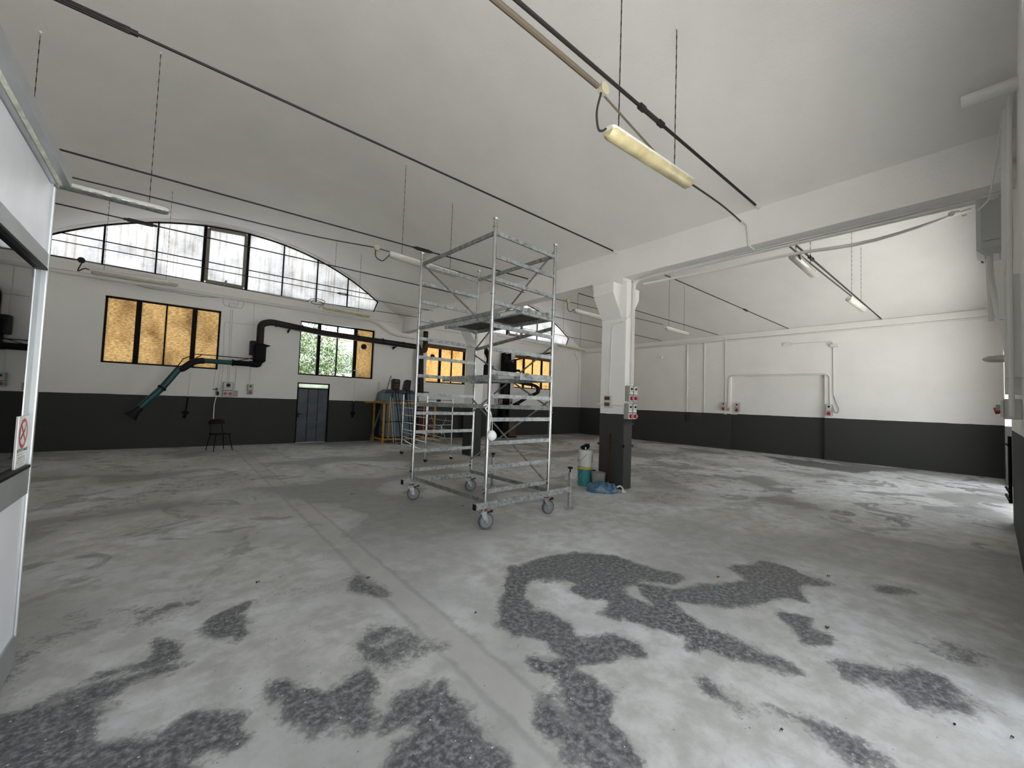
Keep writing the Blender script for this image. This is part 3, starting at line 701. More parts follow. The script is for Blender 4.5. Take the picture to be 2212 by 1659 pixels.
for z in (0.67, 1.24): MB().box((x0+0.03, Yd-0.03, z-0.015), (x1-0.03, Yd, z+0.015)).build('rail', M_steeldoor, leaf)
MB().tube([(3.20, Yd-0.02, 0.95), (3.20, Yd-0.07, 0.95), (3.32, Yd-0.07, 0.96)], 0.012, 6).box((3.18, Yd-0.025, 0.84), (3.225, Yd-0.012, 1.0)).build('door_handle', M_blackp, t)
# door behind the column in the right wall
t = thing('door_2', None, None, (XR, 12.25, 0), kind='structure')
MB().box((XR-0.03, 11.75, 0), (XR+0.04, 11.83, 2.02)).box((XR-0.03, 12.67, 0), (XR+0.04, 12.75, 2.02)).box((XR-0.03, 11.75, 1.94), (XR+0.04, 12.75, 2.02)).build('door_frame', M_black, t)
MB().box((XR+0.03, 11.83, 0.01), (XR+0.07, 12.67, 1.94)).build('door_leaf', M_steeldoor, t)
MB().tube([(XR+0.02, 11.93, 1.0), (XR-0.05, 11.93, 1.0), (XR-0.05, 12.05, 1.0)], 0.012, 6).build('door_handle', M_blackp, t)

# ------------------------------------------------------------------ tie rods across the vaults
def tie_rod(a, b, rad, label, buckle=None, blen=0.32, group='tie rods', white_end=True):
    t = thing('tie_rod', label, 'tie rod', a, group=group)
    MB().tube([a, b], rad, 8).build('rod', M_rod, t, smooth=True)
    if white_end:
        a_ = Vector(a); b_ = Vector(b); u = (b_-a_).normalized()
        MB().tube([b_-u*0.16, b_+u*0.03], rad*1.25, 8).build('painted_end', M_white, t, smooth=True)
    if buckle is not None:
        p = Vector(a).lerp(Vector(b), buckle); u = (Vector(b)-Vector(a)).normalized(); up_ = Vector((0, 0.35, 1)).normalized()
        h = blen/2; o_ = 0.028
        mb = MB()
        for s_ in (-1, 1): mb.tube([p-u*h+up_*o_*s_, p+u*h+up_*o_*s_], rad*0.9, 6)
        for s_ in (-1, 1): mb.tube([p+u*(h+0.05)*s_, p+u*(h-0.03)*s_], rad*1.9, 8)
        mb.build('turnbuckle', M_rod, t, smooth=True)
    return t
tie_rod((XL, 2.25, 4.50), (XB0, 2.25, 4.68), 0.017, 'thick black tie rod nearest the camera, with open turnbuckle by the large hanging lamp', 0.708, 0.34)
tie_rod((XL, 4.8, 4.735), (XB0, 4.8, 4.66), 0.013, 'long black tie rod second in the left vault, starting at the top left corner', 0.288, 0.46)
tie_rod((XL, 7.3, 4.44), (XB0, 7.3, 4.635), 0.013, 'black tie rod third from the camera in the left vault, turnbuckle left of the scaffold', 0.71, 0.30)
tie_rod((XL, 9.82, 4.565), (XB0, 9.82, 4.64), 0.012, 'black tie rod fourth in the left vault, thick turnbuckle before the arched window top', 0.295, 0.34)
tie_rod((XL, 12.3, 4.57), (XB0, 12.3, 4.62), 0.010, 'thinnest tie rod of the left vault, nearest the back wall, small light turnbuckle', 0.71, 0.22)
tie_rod((XB1, 2.25, 4.60), (XR, 2.25, 4.67), 0.017, 'tie rod of the right vault nearest the camera beside two hanging lamps', 0.235, 0.14)
tie_rod((XB1, 4.8, 4.63), (XR, 4.8, 4.66), 0.013, 'tie rod of the right vault just behind the front column, second from the camera', 0.60, 0.2)
tie_rod((XB1, 7.3, 4.65), (XR, 7.3, 4.69), 0.012, 'tie rod of the right vault third from the camera, crossing behind the column head')
tie_rod((XB1, 9.82, 4.62), (XR, 9.82, 4.68), 0.011, 'tie rod of the right vault fourth from the camera, seen behind the column shaft')
tie_rod((XB1, 12.3, 4.60), (XR, 12.3, 4.66), 0.010, 'tie rod of the right vault nearest the back wall, crossing the far arched window')

# ------------------------------------------------------------------ hanging fluorescent lamps
def chain(mb, x, y, z0, z1, big):
    """twisted chain as alternating short links"""
    L_ = 0.06; n = int((z1-z0)/L_)
    for i in range(n):
        z = z0+i*L_; o_ = 0.006 if big else 0.0045
        if i % 2: mb.box((x-o_, y-0.002, z), (x+o_, y+0.002, z+L_*0.95))
        else: mb.box((x-0.002, y-o_, z), (x+0.002, y+o_, z+L_*0.95))
def lamp(x0, x1, y, z, label, diff, tilt=0.0, chains=None, big=False, opened=False):
    xm = (x0+x1)/2; L_ = x1-x0
    t = thing('hanging_lamp', label, 'lamp', (xm, y, z), group='hanging fluorescent lamps')
    def zz(x): return z + tilt*(x-xm)
    wd = 0.075
    # tray
    mb = MB()
    prof = [(-wd, 0.0), (wd, 0.0), (wd*0.9, 0.035), (wd*0.45, 0.055), (-wd*0.45, 0.055), (-wd*0.9, 0.035)]
    def loft(profile, xs):
        n0 = len(mb.v); k = len(profile)
        for x, s_ in xs:
            for (a, b) in profile: mb.v.append((x, y+a*s_, zz(x)+b*(1 if s_ == 1 else s_)))
        for i in range(len(xs)-1):
            for j in range(k):
                a0 = n0+i*k+j; a1 = n0+i*k+(j+1) % k; mb.f.append((a0, a1, a1+k, a0+k))
        mb.f.append(tuple(n0+j for j in reversed(range(k)))); e = n0+(len(xs)-1)*k; mb.f.append(tuple(e+j for j in range(k)))
    loft(prof, [(x0, 0.75), (x0+0.04, 1), (x1-0.04, 1), (x1, 0.75)])
    mb.build('tray', M_lampw, t, smooth=True)
    mb = MB()
    prof = [(wd*1.02, 0.0), (wd*0.98, -0.03), (wd*0.55, -0.065), (wd*0.25, -0.075), (-wd*0.25, -0.075), (-wd*0.55, -0.065), (-wd*0.98, -0.03), (-wd*1.02, 0.0)]
    if opened:
        prof = [(a, b*0.6) for a, b in prof]
    loft(prof, [(x0+0.005, 0.7), (x0+0.05, 1), (x1-0.05, 1), (x1-0.005, 0.7)])
    mb.build('diffuser', diff, t, smooth=True)
    if opened:
        for k in range(8):
            xa = x0+0.08+k*(L_-0.16)/8
            MB().box((xa+0.03, y-0.079, zz(xa)-0.03), (xa+0.12, y-0.076, zz(xa)-0.008)).build('reflector_slot', M_galvd, t)
    for k in range(4):
        x = x0+0.2+k*(L_-0.4)/3
        MB().box((x-0.012, y-wd-0.008, zz(x)-0.012), (x+0.012, y-wd+0.004, zz(x)+0.018)).build('clip', M_pipew, t)
    for x in (chains or (x0+0.28, x1-0.28)):
        mb = MB(); chain(mb, x, y, zz(x)+0.05, ceil_z(x), big); mb.build('chain', M_rod, t)
        MB().lathe([(0, -0.02), (0.012, -0.02), (0.02, 0.0)], (x, y, ceil_z(x)), 'Z', 8).build('hook', M_white, t)
    return t
lamp(3.03, 4.64, 2.33, 4.27, 'large yellowed fluorescent lamp hanging nearest the camera below the left vault', M_diffy, 0.06, (3.20, 4.28), True)
lamp(-1.75, -0.19, 7.5, 4.12, 'fluorescent lamp with slotted reflector hanging beside the roof edge of the glazed office', M_galv, 0.0, (-1.5, -0.40), False, True)
lamp(3.10, 4.68, 7.6, 4.40, 'clear fluorescent lamp hanging in the left vault behind the scaffold top corner', M_diffw, -0.035, (3.36, 4.48))
lamp(-1.52, -0.05, 12.6, 4.14, 'fluorescent lamp hanging just under the left part of the arched window', M_diffw, 0.02, (-1.32, -0.28))
lamp(3.22, 4.60, 12.6, 4.17, 'yellowed fluorescent lamp hanging under the right part of the arched window, coiled cable above', M_diffy, -0.02, (3.5, 4.25))
lamp(8.27, 9.6, 2.25, 4.36, 'bright fluorescent lamp in the right vault hanging close under the beam edge', M_diffw, -0.03, (8.45, 9.35))
lamp(12.9, 14.7, 2.30, 4.53, 'small far fluorescent lamp in the right vault near the end of the first tie rod', M_diffw, 0.02, (13.23, 14.38))
lamp(8.45, 9.98, 7.5, 4.22, 'fluorescent lamp left of the front column head in the right vault', M_diffw, -0.01, (8.6, 9.6))
lamp(13.2, 14.8, 7.4, 4.42, 'fluorescent lamp hanging alone between front column and right wall', M_diffw, 0.0, (13.4, 14.5))
lamp(13.2, 15.05, 12.6, 4.24, 'yellowed fluorescent lamp under the right end of the far arched window', M_diffy, -0.02, (13.5, 14.7))

def cable(name, pts, rad, m, label, cat, parts=(), group=None, n=8, raw=False):
    t = thing(name, label, cat, pts[0], group=group)
    MB().tube(pts if raw else smooth_path(pts, 5), rad, n).build('cable' if 'cable' in name else 'pipe', m, t, smooth=True)
    for nm, mb, mm in parts: mb.build(nm, mm, t, smooth=True)
    return t
def roundbox(c, rr=0.055, th=0.05):
    return MB().lathe([(0, -th/2), (rr, -th/2), (rr, th/2), (0, th/2)], c, 'Y', 18)
# lamp feed lines
cable('lamp_cable', [(XL, 2.28, 4.42), (1.0, 2.28, 4.49), (2.80, 2.28, 4.50)], 0.024, M_conduit, 'brown conduit feeding the nearest lamp, clipped under the thick tie rod', 'conduit',
      [('junction_box', roundbox((2.86, 2.26, 4.49)), M_boxy), ('drop_cable', MB().tube(smooth_path([(2.83, 2.26, 4.44), (2.80, 2.28, 4.26), (2.85, 2.30, 4.14), (2.93, 2.32, 4.16), (3.0, 2.33, 4.22)]), 0.011, 6), M_cable)])
cable('lamp_cable', [(2.90, 2.28, 4.46), (3.6, 2.30, 4.37), (4.30, 2.33, 4.30)], 0.010, M_conduit, 'thin brown conduit from the round box to the end of the nearest lamp', 'conduit')
cable('lamp_cable', [(4.32, 2.33, 4.31), (5.4, 2.30, 4.33), (6.660,2.508,4.559)], 0.011, M_cable, 'dark conduit from the nearest lamp down to the beam', 'conduit',
      [('wall_drop', MB().tube(bend([(6.660,2.508,4.559), (6.640,2.406,4.461), (6.640,2.384,4.134), (6.720,2.327,4.068)], 0.03), 0.014, 8), M_pipew)])
cable('lamp_cable', [(-3.6, 7.6, 4.22), (-1.15, 7.6, 4.29), (1.46, 7.6, 4.36), (2.78, 7.6, 4.47)], 0.011, M_cable, 'dark lamp conduit running left from the round box behind the scaffold', 'conduit',
      [('junction_box', roundbox((2.84, 7.58, 4.47)), M_boxy), ('drop_cable', MB().tube(smooth_path([(2.82, 7.58, 4.43), (2.84, 7.6, 4.30), (2.96, 7.6, 4.25), (3.05, 7.6, 4.33), (3.12, 7.6, 4.42)]), 0.010, 6), M_cable)])
cable('lamp_cable', [(2.88, 7.6, 4.47), (4.6, 7.6, 4.45), (5.74, 7.6, 4.42), (6.66, 7.6, 4.38)], 0.010, M_cable, 'dark lamp conduit from the round box along the lamp behind the scaffold to the beam', 'conduit')
cable('lamp_cable', [(-3.6, 12.6, 4.33), (-2.104,12.600,4.321), (-1.671,12.600,4.324)], 0.011, M_cable, 'dark conduit across the sill of the arched window beside the office', 'conduit',
      [('junction_box', roundbox((-1.668,12.580,4.320), 0.06), M_blackp), ('drop_cable', MB().tube(smooth_path([(-1.655,12.600,4.288), (-1.712,12.600,4.082), (-1.619,12.600,4.154), (-1.542,12.600,4.143)]), 0.012, 6), M_cable)])
cable('lamp_cable', [(-1.671,12.600,4.324), (0.248,12.600,4.308), (2.812,12.600,4.262)], 0.009, M_cable, 'dark conduit along the sill of the arched window up to the coiled cable', 'conduit',
      [('coil', MB().tube(smooth_path([(2.812,12.600,4.262), (2.882,12.550,4.348), (3.115,12.600,4.401), (3.270,12.600,4.349), (3.124,12.600,4.239), (2.899,12.600,4.252), (2.992,12.600,4.351), (3.248,12.600,4.290), (3.103,12.600,4.154)]), 0.009, 6), M_cable)])
cable('lamp_cable', [(3.247,12.600,4.303), (4.047,12.600,4.323), (6.229,12.600,4.380)], 0.009, M_cable, 'dark conduit from the coiled cable right to the beam', 'conduit')
cable('lamp_cable', [(7.0, 7.5, 4.36), (8.20, 7.5, 4.42), (13.1, 7.45, 4.52)], 0.010, M_cable, 'dark lamp conduit of the right vault passing behind the column head', 'conduit',
      [('junction_box', roundbox((8.15, 7.46, 4.42), 0.065), M_boxy), ('drop_cable', MB().tube(smooth_path([(8.15, 7.48, 4.36), (8.2, 7.5, 4.20), (8.32, 7.5, 4.16), (8.42, 7.5, 4.24), (8.5, 7.5, 4.24)]), 0.010, 6), M_cable)])
cable('lamp_cable', [(7.0, 2.2, 4.42), (9.0, 2.22, 4.46), (12.9, 2.25, 4.56)], 0.014, M_cable, 'dark conduit beside the first tie rod of the right vault', 'conduit',
      [('drop_cable', MB().tube(smooth_path([(8.3, 2.2, 4.44), (8.30, 2.16, 4.36), (8.42, 2.17, 4.33), (8.5, 2.2, 4.36)]), 0.012, 6), M_cable)])

# ------------------------------------------------------------------ main rolling scaffold
sx, sy, sr = 3.057, 4.09, math.radians(3.0)
W_, D_ = 1.172, 1.825
sc_t = thing('rolling_scaffold', 'tall galvanised rolling scaffold tower with two platforms in the middle of the hall', 'scaffold', (sx, sy, 0))
def SP(u, v, z): return (sx+u*math.cos(sr)-v*math.sin(sr), sy+u*math.sin(sr)+v*math.cos(sr), z)
RUNG = [0.47+0.3*k for k in range(12)]
for (u, v) in ((0, 0), (W_, 0), (0, D_), (W_, D_)):
    p = MB().tube([SP(u, v, 0.30), SP(u, v, 3.95)], 0.0245, 12).build('post', M_tube, sc_t, smooth=True)
    for z in (0.52, 1.47, 1.82 if v == 0 else 1.85, 2.66, 2.98, 3.85):
        MB().lathe([(0.025, -0.008), (0.033, -0.006), (0.033, 0.006), (0.025, 0.008)], SP(u, v, z), 'Z', 12).build('collar', M_tube, p, smooth=True)
    MB().lathe([(0.025, 0), (0.034, 0.012), (0.034, 0.02), (0.020, 0.02)], SP(u, v, 3.94), 'Z', 12).build('spigot', M_tube, p, smooth=True)
    mb = MB().bar(SP(u-0.035, v, 0.50), SP(u+0.035, v, 0.50), 0.012, 0.012).tube([SP(u-0.04, v-0.02, 0.47), SP(u-0.05, v-0.02, 0.44)], 0.012, 6)
    mb.build('locking_pin', M_rust, p)
for v in (0, D_):
    for z in RUNG:
        mb = MB().bar(SP(0.022, v, z), SP(W_-0.022, v, z), 0.028, 0.05)
        mb.build('rung', M_galv, sc_t)
    # ends of the rungs are open: dark slot line
    mb = MB().bar(SP(-0.16, v, 0.30), SP(W_+0.50, v, 0.30), 0.045, 0.075); mb.build('base_beam', M_galv, sc_t, bevel=0.004)
    MB().bar(SP(-0.175, v, 0.30), SP(-0.155, v, 0.30), 0.05, 0.07).build('end_cap', M_blackp, sc_t)
    # outrigger jack
    ux = W_+0.50
    j = MB().bar(SP(ux, v, 0.03), SP(ux, v, 0.56), 0.04, 0.04, (0, 1, 0)).build('outrigger_jack', M_galv, sc_t)
    MB().lathe([(0.0, 0.0), (0.075, 0.0), (0.075, 0.012), (0.03, 0.022), (0.0, 0.022)], SP(ux, v, 0.003), 'Z', 20).build('foot_plate', M_galv, j, smooth=True)
    MB().tube([SP(ux, v, 0.56), SP(ux, v, 0.62)], 0.012, 8).lathe([(0, 0), (0.03, 0.0), (0.045, 0.02), (0.03, 0.03), (0, 0.03)], SP(ux, v, 0.61), 'Z', 10).build('jack_knob', M_blackp, j, smooth=True)
# long base bars, rails and braces
for u in (0.02, W_-0.02):
    MB().bar(SP(u, 0, 0.345 if u < 0.5 else 0.35), SP(u, D_, 0.345 if u < 0.5 else 0.35), 0.025, 0.055).build('base_bar', M_galvd, sc_t)
    MB().bar(SP(u, 0.0, 3.78), SP(u, D_, 3.78), 0.022, 0.055).build('guard_rail', M_galvd, sc_t)
MB().bar(SP(0.03, D_, 1.51), SP(W_-0.03, 0, 1.53), 0.028, 0.06).build('guard_rail', M_galvd, sc_t)
MB().bar(SP(0.0, 0.0, 2.73), SP(0, D_, 2.73), 0.022, 0.05).build('guard_rail', M_galvd, sc_t)
def brace(a, b): MB().tube([SP(*a), SP(*b)], 0.0135, 8).build('brace', M_galvd, sc_t, smooth=True)
brace((W_-0.03, 0.02, 3.83), (W_-0.03, D_-0.02, 2.52))
brace((0.03, D_-0.02, 3.76), (0.03, 0.35, 2.72))
brace((W_-0.03, 0.0, 2.42), (W_-0.03, D_, 1.40))
brace((W_-0.03, D_, 2.42), (W_-0.03, 0.03, 1.55))
brace((W_-0.03, D_, 0.55), (W_-0.03, 0.03, 1.62))
brace((W_-0.03, 0.03, 0.47), (W_-0.03, D_, 1.62))
MB().bar(SP(W_-0.01, 0, 2.70), SP(W_-0.01, D_, 2.52), 0.022, 0.05).build('guard_rail', M_galvd, sc_t)
def platform(z, u0, u1):
    mb = MB().bar(SP(u0, -0.03, z), SP(u0, D_+0.03, z), 0.028, 0.085).bar(SP(u1, -0.03, z), SP(u1, D_+0.03, z), 0.028, 0.085)
    mb.bar(SP(u0, 0.03, z), SP(u1, 0.03, z), 0.05, 0.07).bar(SP(u0, D_-0.03, z), SP(u1, D_-0.03, z), 0.05, 0.07).bar(SP(u0, 0.9, z-0.015), SP(u1, 0.9, z-0.015), 0.05, 0.04)
    pf = mb.build('platform_frame', M_galv, sc_t)
    MB().prism([SP(u0+0.014, 0.05, 0)[:2], SP(u1-0.014, 0.05, 0)[:2], SP(u1-0.014, D_-0.05, 0)[:2], SP(u0+0.014, D_-0.05, 0)[:2]], 'Z', z+0.012, z+0.03).build('deck', M_plywood, pf)
    mb = MB().bar(SP(u0-0.016, 0.10, z), SP(u0-0.016, 0.42, z), 0.004, 0.05); mb.build('plate_label', M_boxw, pf)
    mb = MB()
    for u in (u0+0.12, u1-0.12):
        for v in (-0.01, D_+0.01): mb.bar(SP(u-0.025, v, z+0.03), SP(u+0.025, v, z+0.03), 0.06, 0.05)
    mb.build('hook_claw', M_galvd, pf)
platform(2.845, 0.52, W_-0.04)
platform(1.945, 0.52, W_-0.04)
# swivel castors
def castor(u, v, ang, rw=0.10):
    c = SP(u, v, 0); ca, sa = math.cos(ang), math.sin(ang)
    def cp(a, b, z): return (c[0]+a*ca-b*sa, c[1]+a*sa+b*ca, z)
    off = 0.045
    wt = MB(); n = 28; base = 0
    prof = [(0.032, 0.020), (0.062, 0.016), (0.078, 0.014), (0.080, 0.022), (0.096, 0.021), (0.10, 0.010), (0.10, -0.010), (0.096, -0.021), (0.080, -0.022), (0.078, -0.014), (0.062, -0.016), (0.032, -0.020)]
    tyre = MB(); hub = MB()
    for mbx, pr in ((tyre, prof[3:9]), (hub, prof[0:4]), (hub, prof[8:12]), (hub, [(0.0, 0.032), (0.030, 0.030), (0.032, 0.018), (0.032, -0.018), (0.030, -0.030), (0.0, -0.032)])):
        b0 = len(mbx.v)
        for rr, h in pr:
            for k in range(n):
                an = 2*PI*k/n; mbx.v.append(cp(off+rr*math.cos(an), h, 0.102+rr*math.sin(an)))
        for i in range(len(pr)-1):
            for k in range(n):
                mbx.f.append((b0+i*n+k, b0+i*n+(k+1) % n, b0+(i+1)*n+(k+1) % n, b0+(i+1)*n+k))
    fk = MB()
    for s_ in (-1, 1):
        p4 = [cp(-0.045, s_*0.030, 0.215), cp(0.035, s_*0.030, 0.215), cp(off+0.018, s_*0.030, 0.085), cp(off-0.018, s_*0.030, 0.085)]
        q4 = [cp(-0.045, s_*0.034, 0.215), cp(0.035, s_*0.034, 0.215), cp(off+0.018, s_*0.034, 0.085), cp(off-0.018, s_*0.034, 0.085)]
        fk.quad(*p4); fk.quad(*q4)
        for i in range(4): fk.quad(p4[i], p4[(i+1) % 4], q4[(i+1) % 4], q4[i])
    fk.bar(cp(-0.05, 0, 0.217), cp(0.04, 0, 0.217), 0.07, 0.008).tube([cp(0, 0, 0.215), cp(0, 0, 0.27)], 0.02, 10)
    fork = fk.build('castor_fork', M_galv, sc_t)
    tyre.build('tyre', M_rubber, fork, smooth=True); hub.build('wheel_disc', M_wheel, fork, smooth=True)
    MB().bar(cp(-0.03, 0, 0.245), cp(0.05, 0, 0.238), 0.06, 0.008).build('swivel_plate', M_redpaint, fork)
    MB().bar(cp(0.03, 0, 0.195), cp(0.12, 0, 0.215), 0.045, 0.008).bar(cp(0.10, 0, 0.205), cp(0.13, 0, 0.225), 0.05, 0.012).build('brake_pedal', M_rust, fork)
castor(0.0-0.01, 0.02, math.radians(-12)); castor(W_-0.02, 0.02, math.radians(-8))
castor(0.0, D_+0.02, math.radians(-18)); castor(W_-0.04, D_+0.02, math.radians(-20))

# dust mask and scrap hanging from the near post
mk = SP(0.0, -0.06, 1.17)
t = thing('dust_mask', 'white cup dust mask hanging by its strap from the near scaffold post', 'mask', mk)
mb = MB(); n = 20
for i in range(9):
    ph = PI/2*i/8
    for k in range(n):
        an = 2*PI*k/n; rr = math.sin(ph); e = 1+0.12*math.cos(2*an)
        mb.v.append((mk[0]+0.058*rr*math.cos(an)*e+0.01, mk[1]-0.055*math.cos(ph)-0.01, mk[2]+0.062*rr*math.sin(an)*(1.15 if math.sin(an) > 0 else 1)))
for i in range(8):
    for k in range(n): mb.f.append((i*n+k, i*n+(k+1) % n, (i+1)*n+(k+1) % n, (i+1)*n+k))
shell = mb.build('mask_shell', mat('mask_fabric', (0.80, 0.80, 0.80), 0.9, bump=0.2, bscale=120), t, smooth=True)
MB().bar((mk[0]+0.02, mk[1]-0.062, mk[2]+0.01), (mk[0]+0.065, mk[1]-0.045, mk[2]-0.02), 0.004, 0.008).build('nose_clip', M_galvd, t)
MB().tube(smooth_path([(mk[0]-0.02, mk[1], mk[2]+0.05), (mk[0]-0.012, mk[1]+0.0, mk[2]+0.18), (mk[0]-0.0, mk[1]+0.02, mk[2]+0.30), (mk[0]+0.012, mk[1], mk[2]+0.20), (mk[0]+0.02, mk[1], mk[2]+0.06)]), 0.0035, 6).build('strap', M_sign, t)
rag = SP(-0.05, -0.03, 1.53)
MB().tube(smooth_path([(rag[0]-0.06, rag[1], rag[2]+0.01), (rag[0]-0.02, rag[1]-0.02, rag[2]+0.03), (rag[0]+0.0, rag[1], rag[2]-0.0), (rag[0]-0.04, rag[1]-0.02, rag[2]-0.02), (rag[0]+0.02, rag[1], rag[2]-0.06)], 4), 0.006, 5).build('plastic_scrap', M_sign, None, label='knotted scrap of white plastic on the near scaffold post above the dust mask', cat='scrap')

# ------------------------------------------------------------------ small folding scaffold behind
fs = thing('folding_scaffold', 'small low rolling scaffold of thin tubes with ladder ends, parked behind the tall tower', 'scaffold', (5.2, 10.0, 0))
A1, A2, B1, B2 = (5.09, 10.90), (4.96, 9.25), (5.80, 9.38), (5.93, 11.0)
H1 = 1.70
for p in (A1, A2, B1):
    MB().tube([(p[0], p[1], 0.12), (p[0], p[1], H1)], 0.019, 8).build('post', M_tube, fs, smooth=True)
MB().tube([(B2[0], B2[1], 0.12), (B2[0], B2[1], H1)], 0.019, 8).build('post', M_tube, fs, smooth=True)
for k in range(7):
    z = 0.30+k*0.205
    MB().tube([(A1[0], A1[1], z), (A2[0], A2[1], z)], 0.012, 6).build('rung', M_tube, fs, smooth=True)
for k, z in enumerate((0.22, 0.57, 0.93, 1.25, 1.42, 1.58)):
    MB().tube([(A2[0], A2[1], z), (B1[0], B1[1], z)], 0.012, 6).build('rung', M_tube, fs, smooth=True)
for k in range(6):
    z = 0.30+k*0.24
    MB().tube([(B1[0], B1[1], z), (B2[0], B2[1], z)], 0.012, 6).build('rung', M_tube, fs, smooth=True)
MB().tube([(A1[0]+0.03, A1[1], 0.62), (A2[0]+0.5, A2[1]+0.1, 0.50)], 0.010, 6).build('brace', M_tube, fs)
MB().tube([(A1[0]+0.03, A1[1], 0.42), (A2[0]+0.1, A2[1]+0.1, 0.20)], 0.010, 6).build('brace', M_tube, fs)
MB().box((5.28, 9.27, 1.54), (5.36, 9.35, 1.60)).build('catch', M_blackp, fs)
for p in (A1, A2, B1, B2):
    ck = MB().tube([(p[0], p[1], 0.14), (p[0], p[1], 0.09)], 0.012, 6).bar((p[0]-0.02, p[1]-0.02, 0.10), (p[0]+0.03, p[1]-0.02, 0.07), 0.05, 0.03).build('castor_fork', M_tube, fs)
    MB().lathe([(0.0, -0.013), (0.05, -0.013), (0.055, 0), (0.05, 0.013), (0.0, 0.013)], (p[0]+0.02, p[1], 0.056), 'Y', 16).build('wheel', M_blackp, ck, smooth=True)

# ------------------------------------------------------------------ bent-tube stand, poles
MB().tube(smooth_path([(7.139,12.900,0.054), (7.275,12.800,0.323), (7.449,12.700,0.575)], 4), 0.016, 6).tube(smooth_path([(7.449,12.700,0.575), (7.563,12.600,0.167), (7.608,12.500,-0.038), (7.741,12.400,-0.083)], 4), 0.016, 6).tube(smooth_path([(6.999,12.700,1.036), (7.104,12.700,0.759), (7.313,12.700,0.659), (7.499,12.700,0.723), (7.584,12.700,0.939)], 4), 0.014, 6).bar((7.406,12.700,0.691), (7.441,12.700,0.360), 0.045, 0.045, (1, 0, 0)).build('tube_stand', M_galvd, None, smooth=True, label='bent grey tube stand on crossed legs behind the low scaffold', cat='stand')
MB().bar((5.433,14.246,0.000), (6.226,14.500,2.418), 0.05, 0.03).build('leaning_pole', M_galvd, None, label='long grey metal pole leaning slanted on the back wall left of the yellow cage', cat='pole')
MB().tube([(5.959,13.402,0.000), (5.757,13.400,1.634)], 0.016, 8).build('upright_pole', M_galv, None, smooth=True, label='left one of two thin bright poles before the yellow cage', cat='pole')
MB().tube([(6.092,13.510,0.000), (5.843,13.400,1.589)], 0.016, 8).build('upright_pole', M_galv, None, smooth=True, label='right one of two thin bright poles before the yellow cage', cat='pole')
MB().tube([(5.880,14.710,1.432), (5.878,14.710,2.157)], 0.03, 8).build('wall_pipe_stub', M_pipew, None, smooth=True, label='short white vertical pipe on the back wall above the yellow cage left end', cat='pipe')

# ------------------------------------------------------------------ yellow cage, blue tank, heat lamps
cg = thing('yellow_cage', 'yellow steel frame cage with dark inside standing against the back wall', 'cage', (6.4, 13.9, 0))
cx0, cx1, cy0, cy1 = 5.62, 7.60, 13.55, 14.45
for (x, y) in ((cx0, cy0), (cx1, cy0), (cx0, cy1), (cx1, cy1)):
    MB().box((x-0.03, y-0.03, 0), (x+0.03, y+0.03, 1.45)).build('corner_post', M_yellow, cg)
MB().box((cx0+0.16, cy0-0.03, 0.12), (cx0+0.21, cy0+0.02, 1.42)).build('upright', M_yellow, cg)
for z in (0.15, 1.42):
    MB().box((cx0, cy0-0.03, z-0.03), (cx1, cy0+0.03, z+0.03)).build('rail', M_yellow, cg)
    MB().box((cx0-0.03, cy0, z-0.03), (cx0+0.03, cy1, z+0.03)).build('rail', M_yellow, cg)
MB().box((cx0-0.35, cy1-0.03, 1.39), (cx0, cy1+0.03, 1.45)).build('rail', M_yellow, cg)
bk_ = MB().box((cx0+0.02, cy1-0.02, 0.1), (cx1, cy1, 1.40)).build('back_sheet', M_gap, cg)
for k in range(7):
    MB().box((7.0+k*0.07, cy0+0.04, 0.2), (7.02+k*0.07, cy0+0.06, 1.38)).build('grille_bar', M_redpaint, cg)
tk = thing('blue_tank', 'blue grey ribbed tank with sloping shoulders inside the yellow cage', 'tank', (6.2, 14.0, 0.18))
def frust(mb, x0, x1, y0, y1, z0, z1, i):
    n = len(mb.v)
    mb.v += [(x0, y0, z0), (x1, y0, z0), (x1, y1, z0), (x0, y1, z0), (x0+i, y0+i, z1), (x1-i, y0+i, z1), (x1-i, y1-i, z1), (x0+i, y1-i, z1)]
    mb.f += [tuple(n+q for q in t_) for t_ in ((0,3,2,1),(4,5,6,7),(0,1,5,4),(1,2,6,5),(2,3,7,6),(3,0,4,7))]
for za, zb in ((0.20, 0.74), (0.76, 1.38)):
    mb = MB(); frust(mb, 5.78, 6.92, 13.70, 14.35, za, zb, 0.01); mb.build('tank_body', M_tank, tk, bevel=0.02)
mb = MB(); frust(mb, 5.62, 6.98, 13.62, 14.40, 1.47, 1.76, 0.04); mb.build('tank_shoulder', M_tank, tk, bevel=0.02)
mb = MB(); frust(mb, 5.66, 6.94, 13.66, 14.36, 1.76, 1.90, 0.16); mb.build('tank_lid', mat('tank_lid', (0.035, 0.045, 0.055), 0.4), tk, bevel=0.02)
for x in (5.95, 6.45): MB().box((x-0.02, 13.60, 1.45), (x+0.02, 13.64, 1.78)).build('rib', M_gap, tk)
def heat_lamp(xp, px_t, lab):
    pass
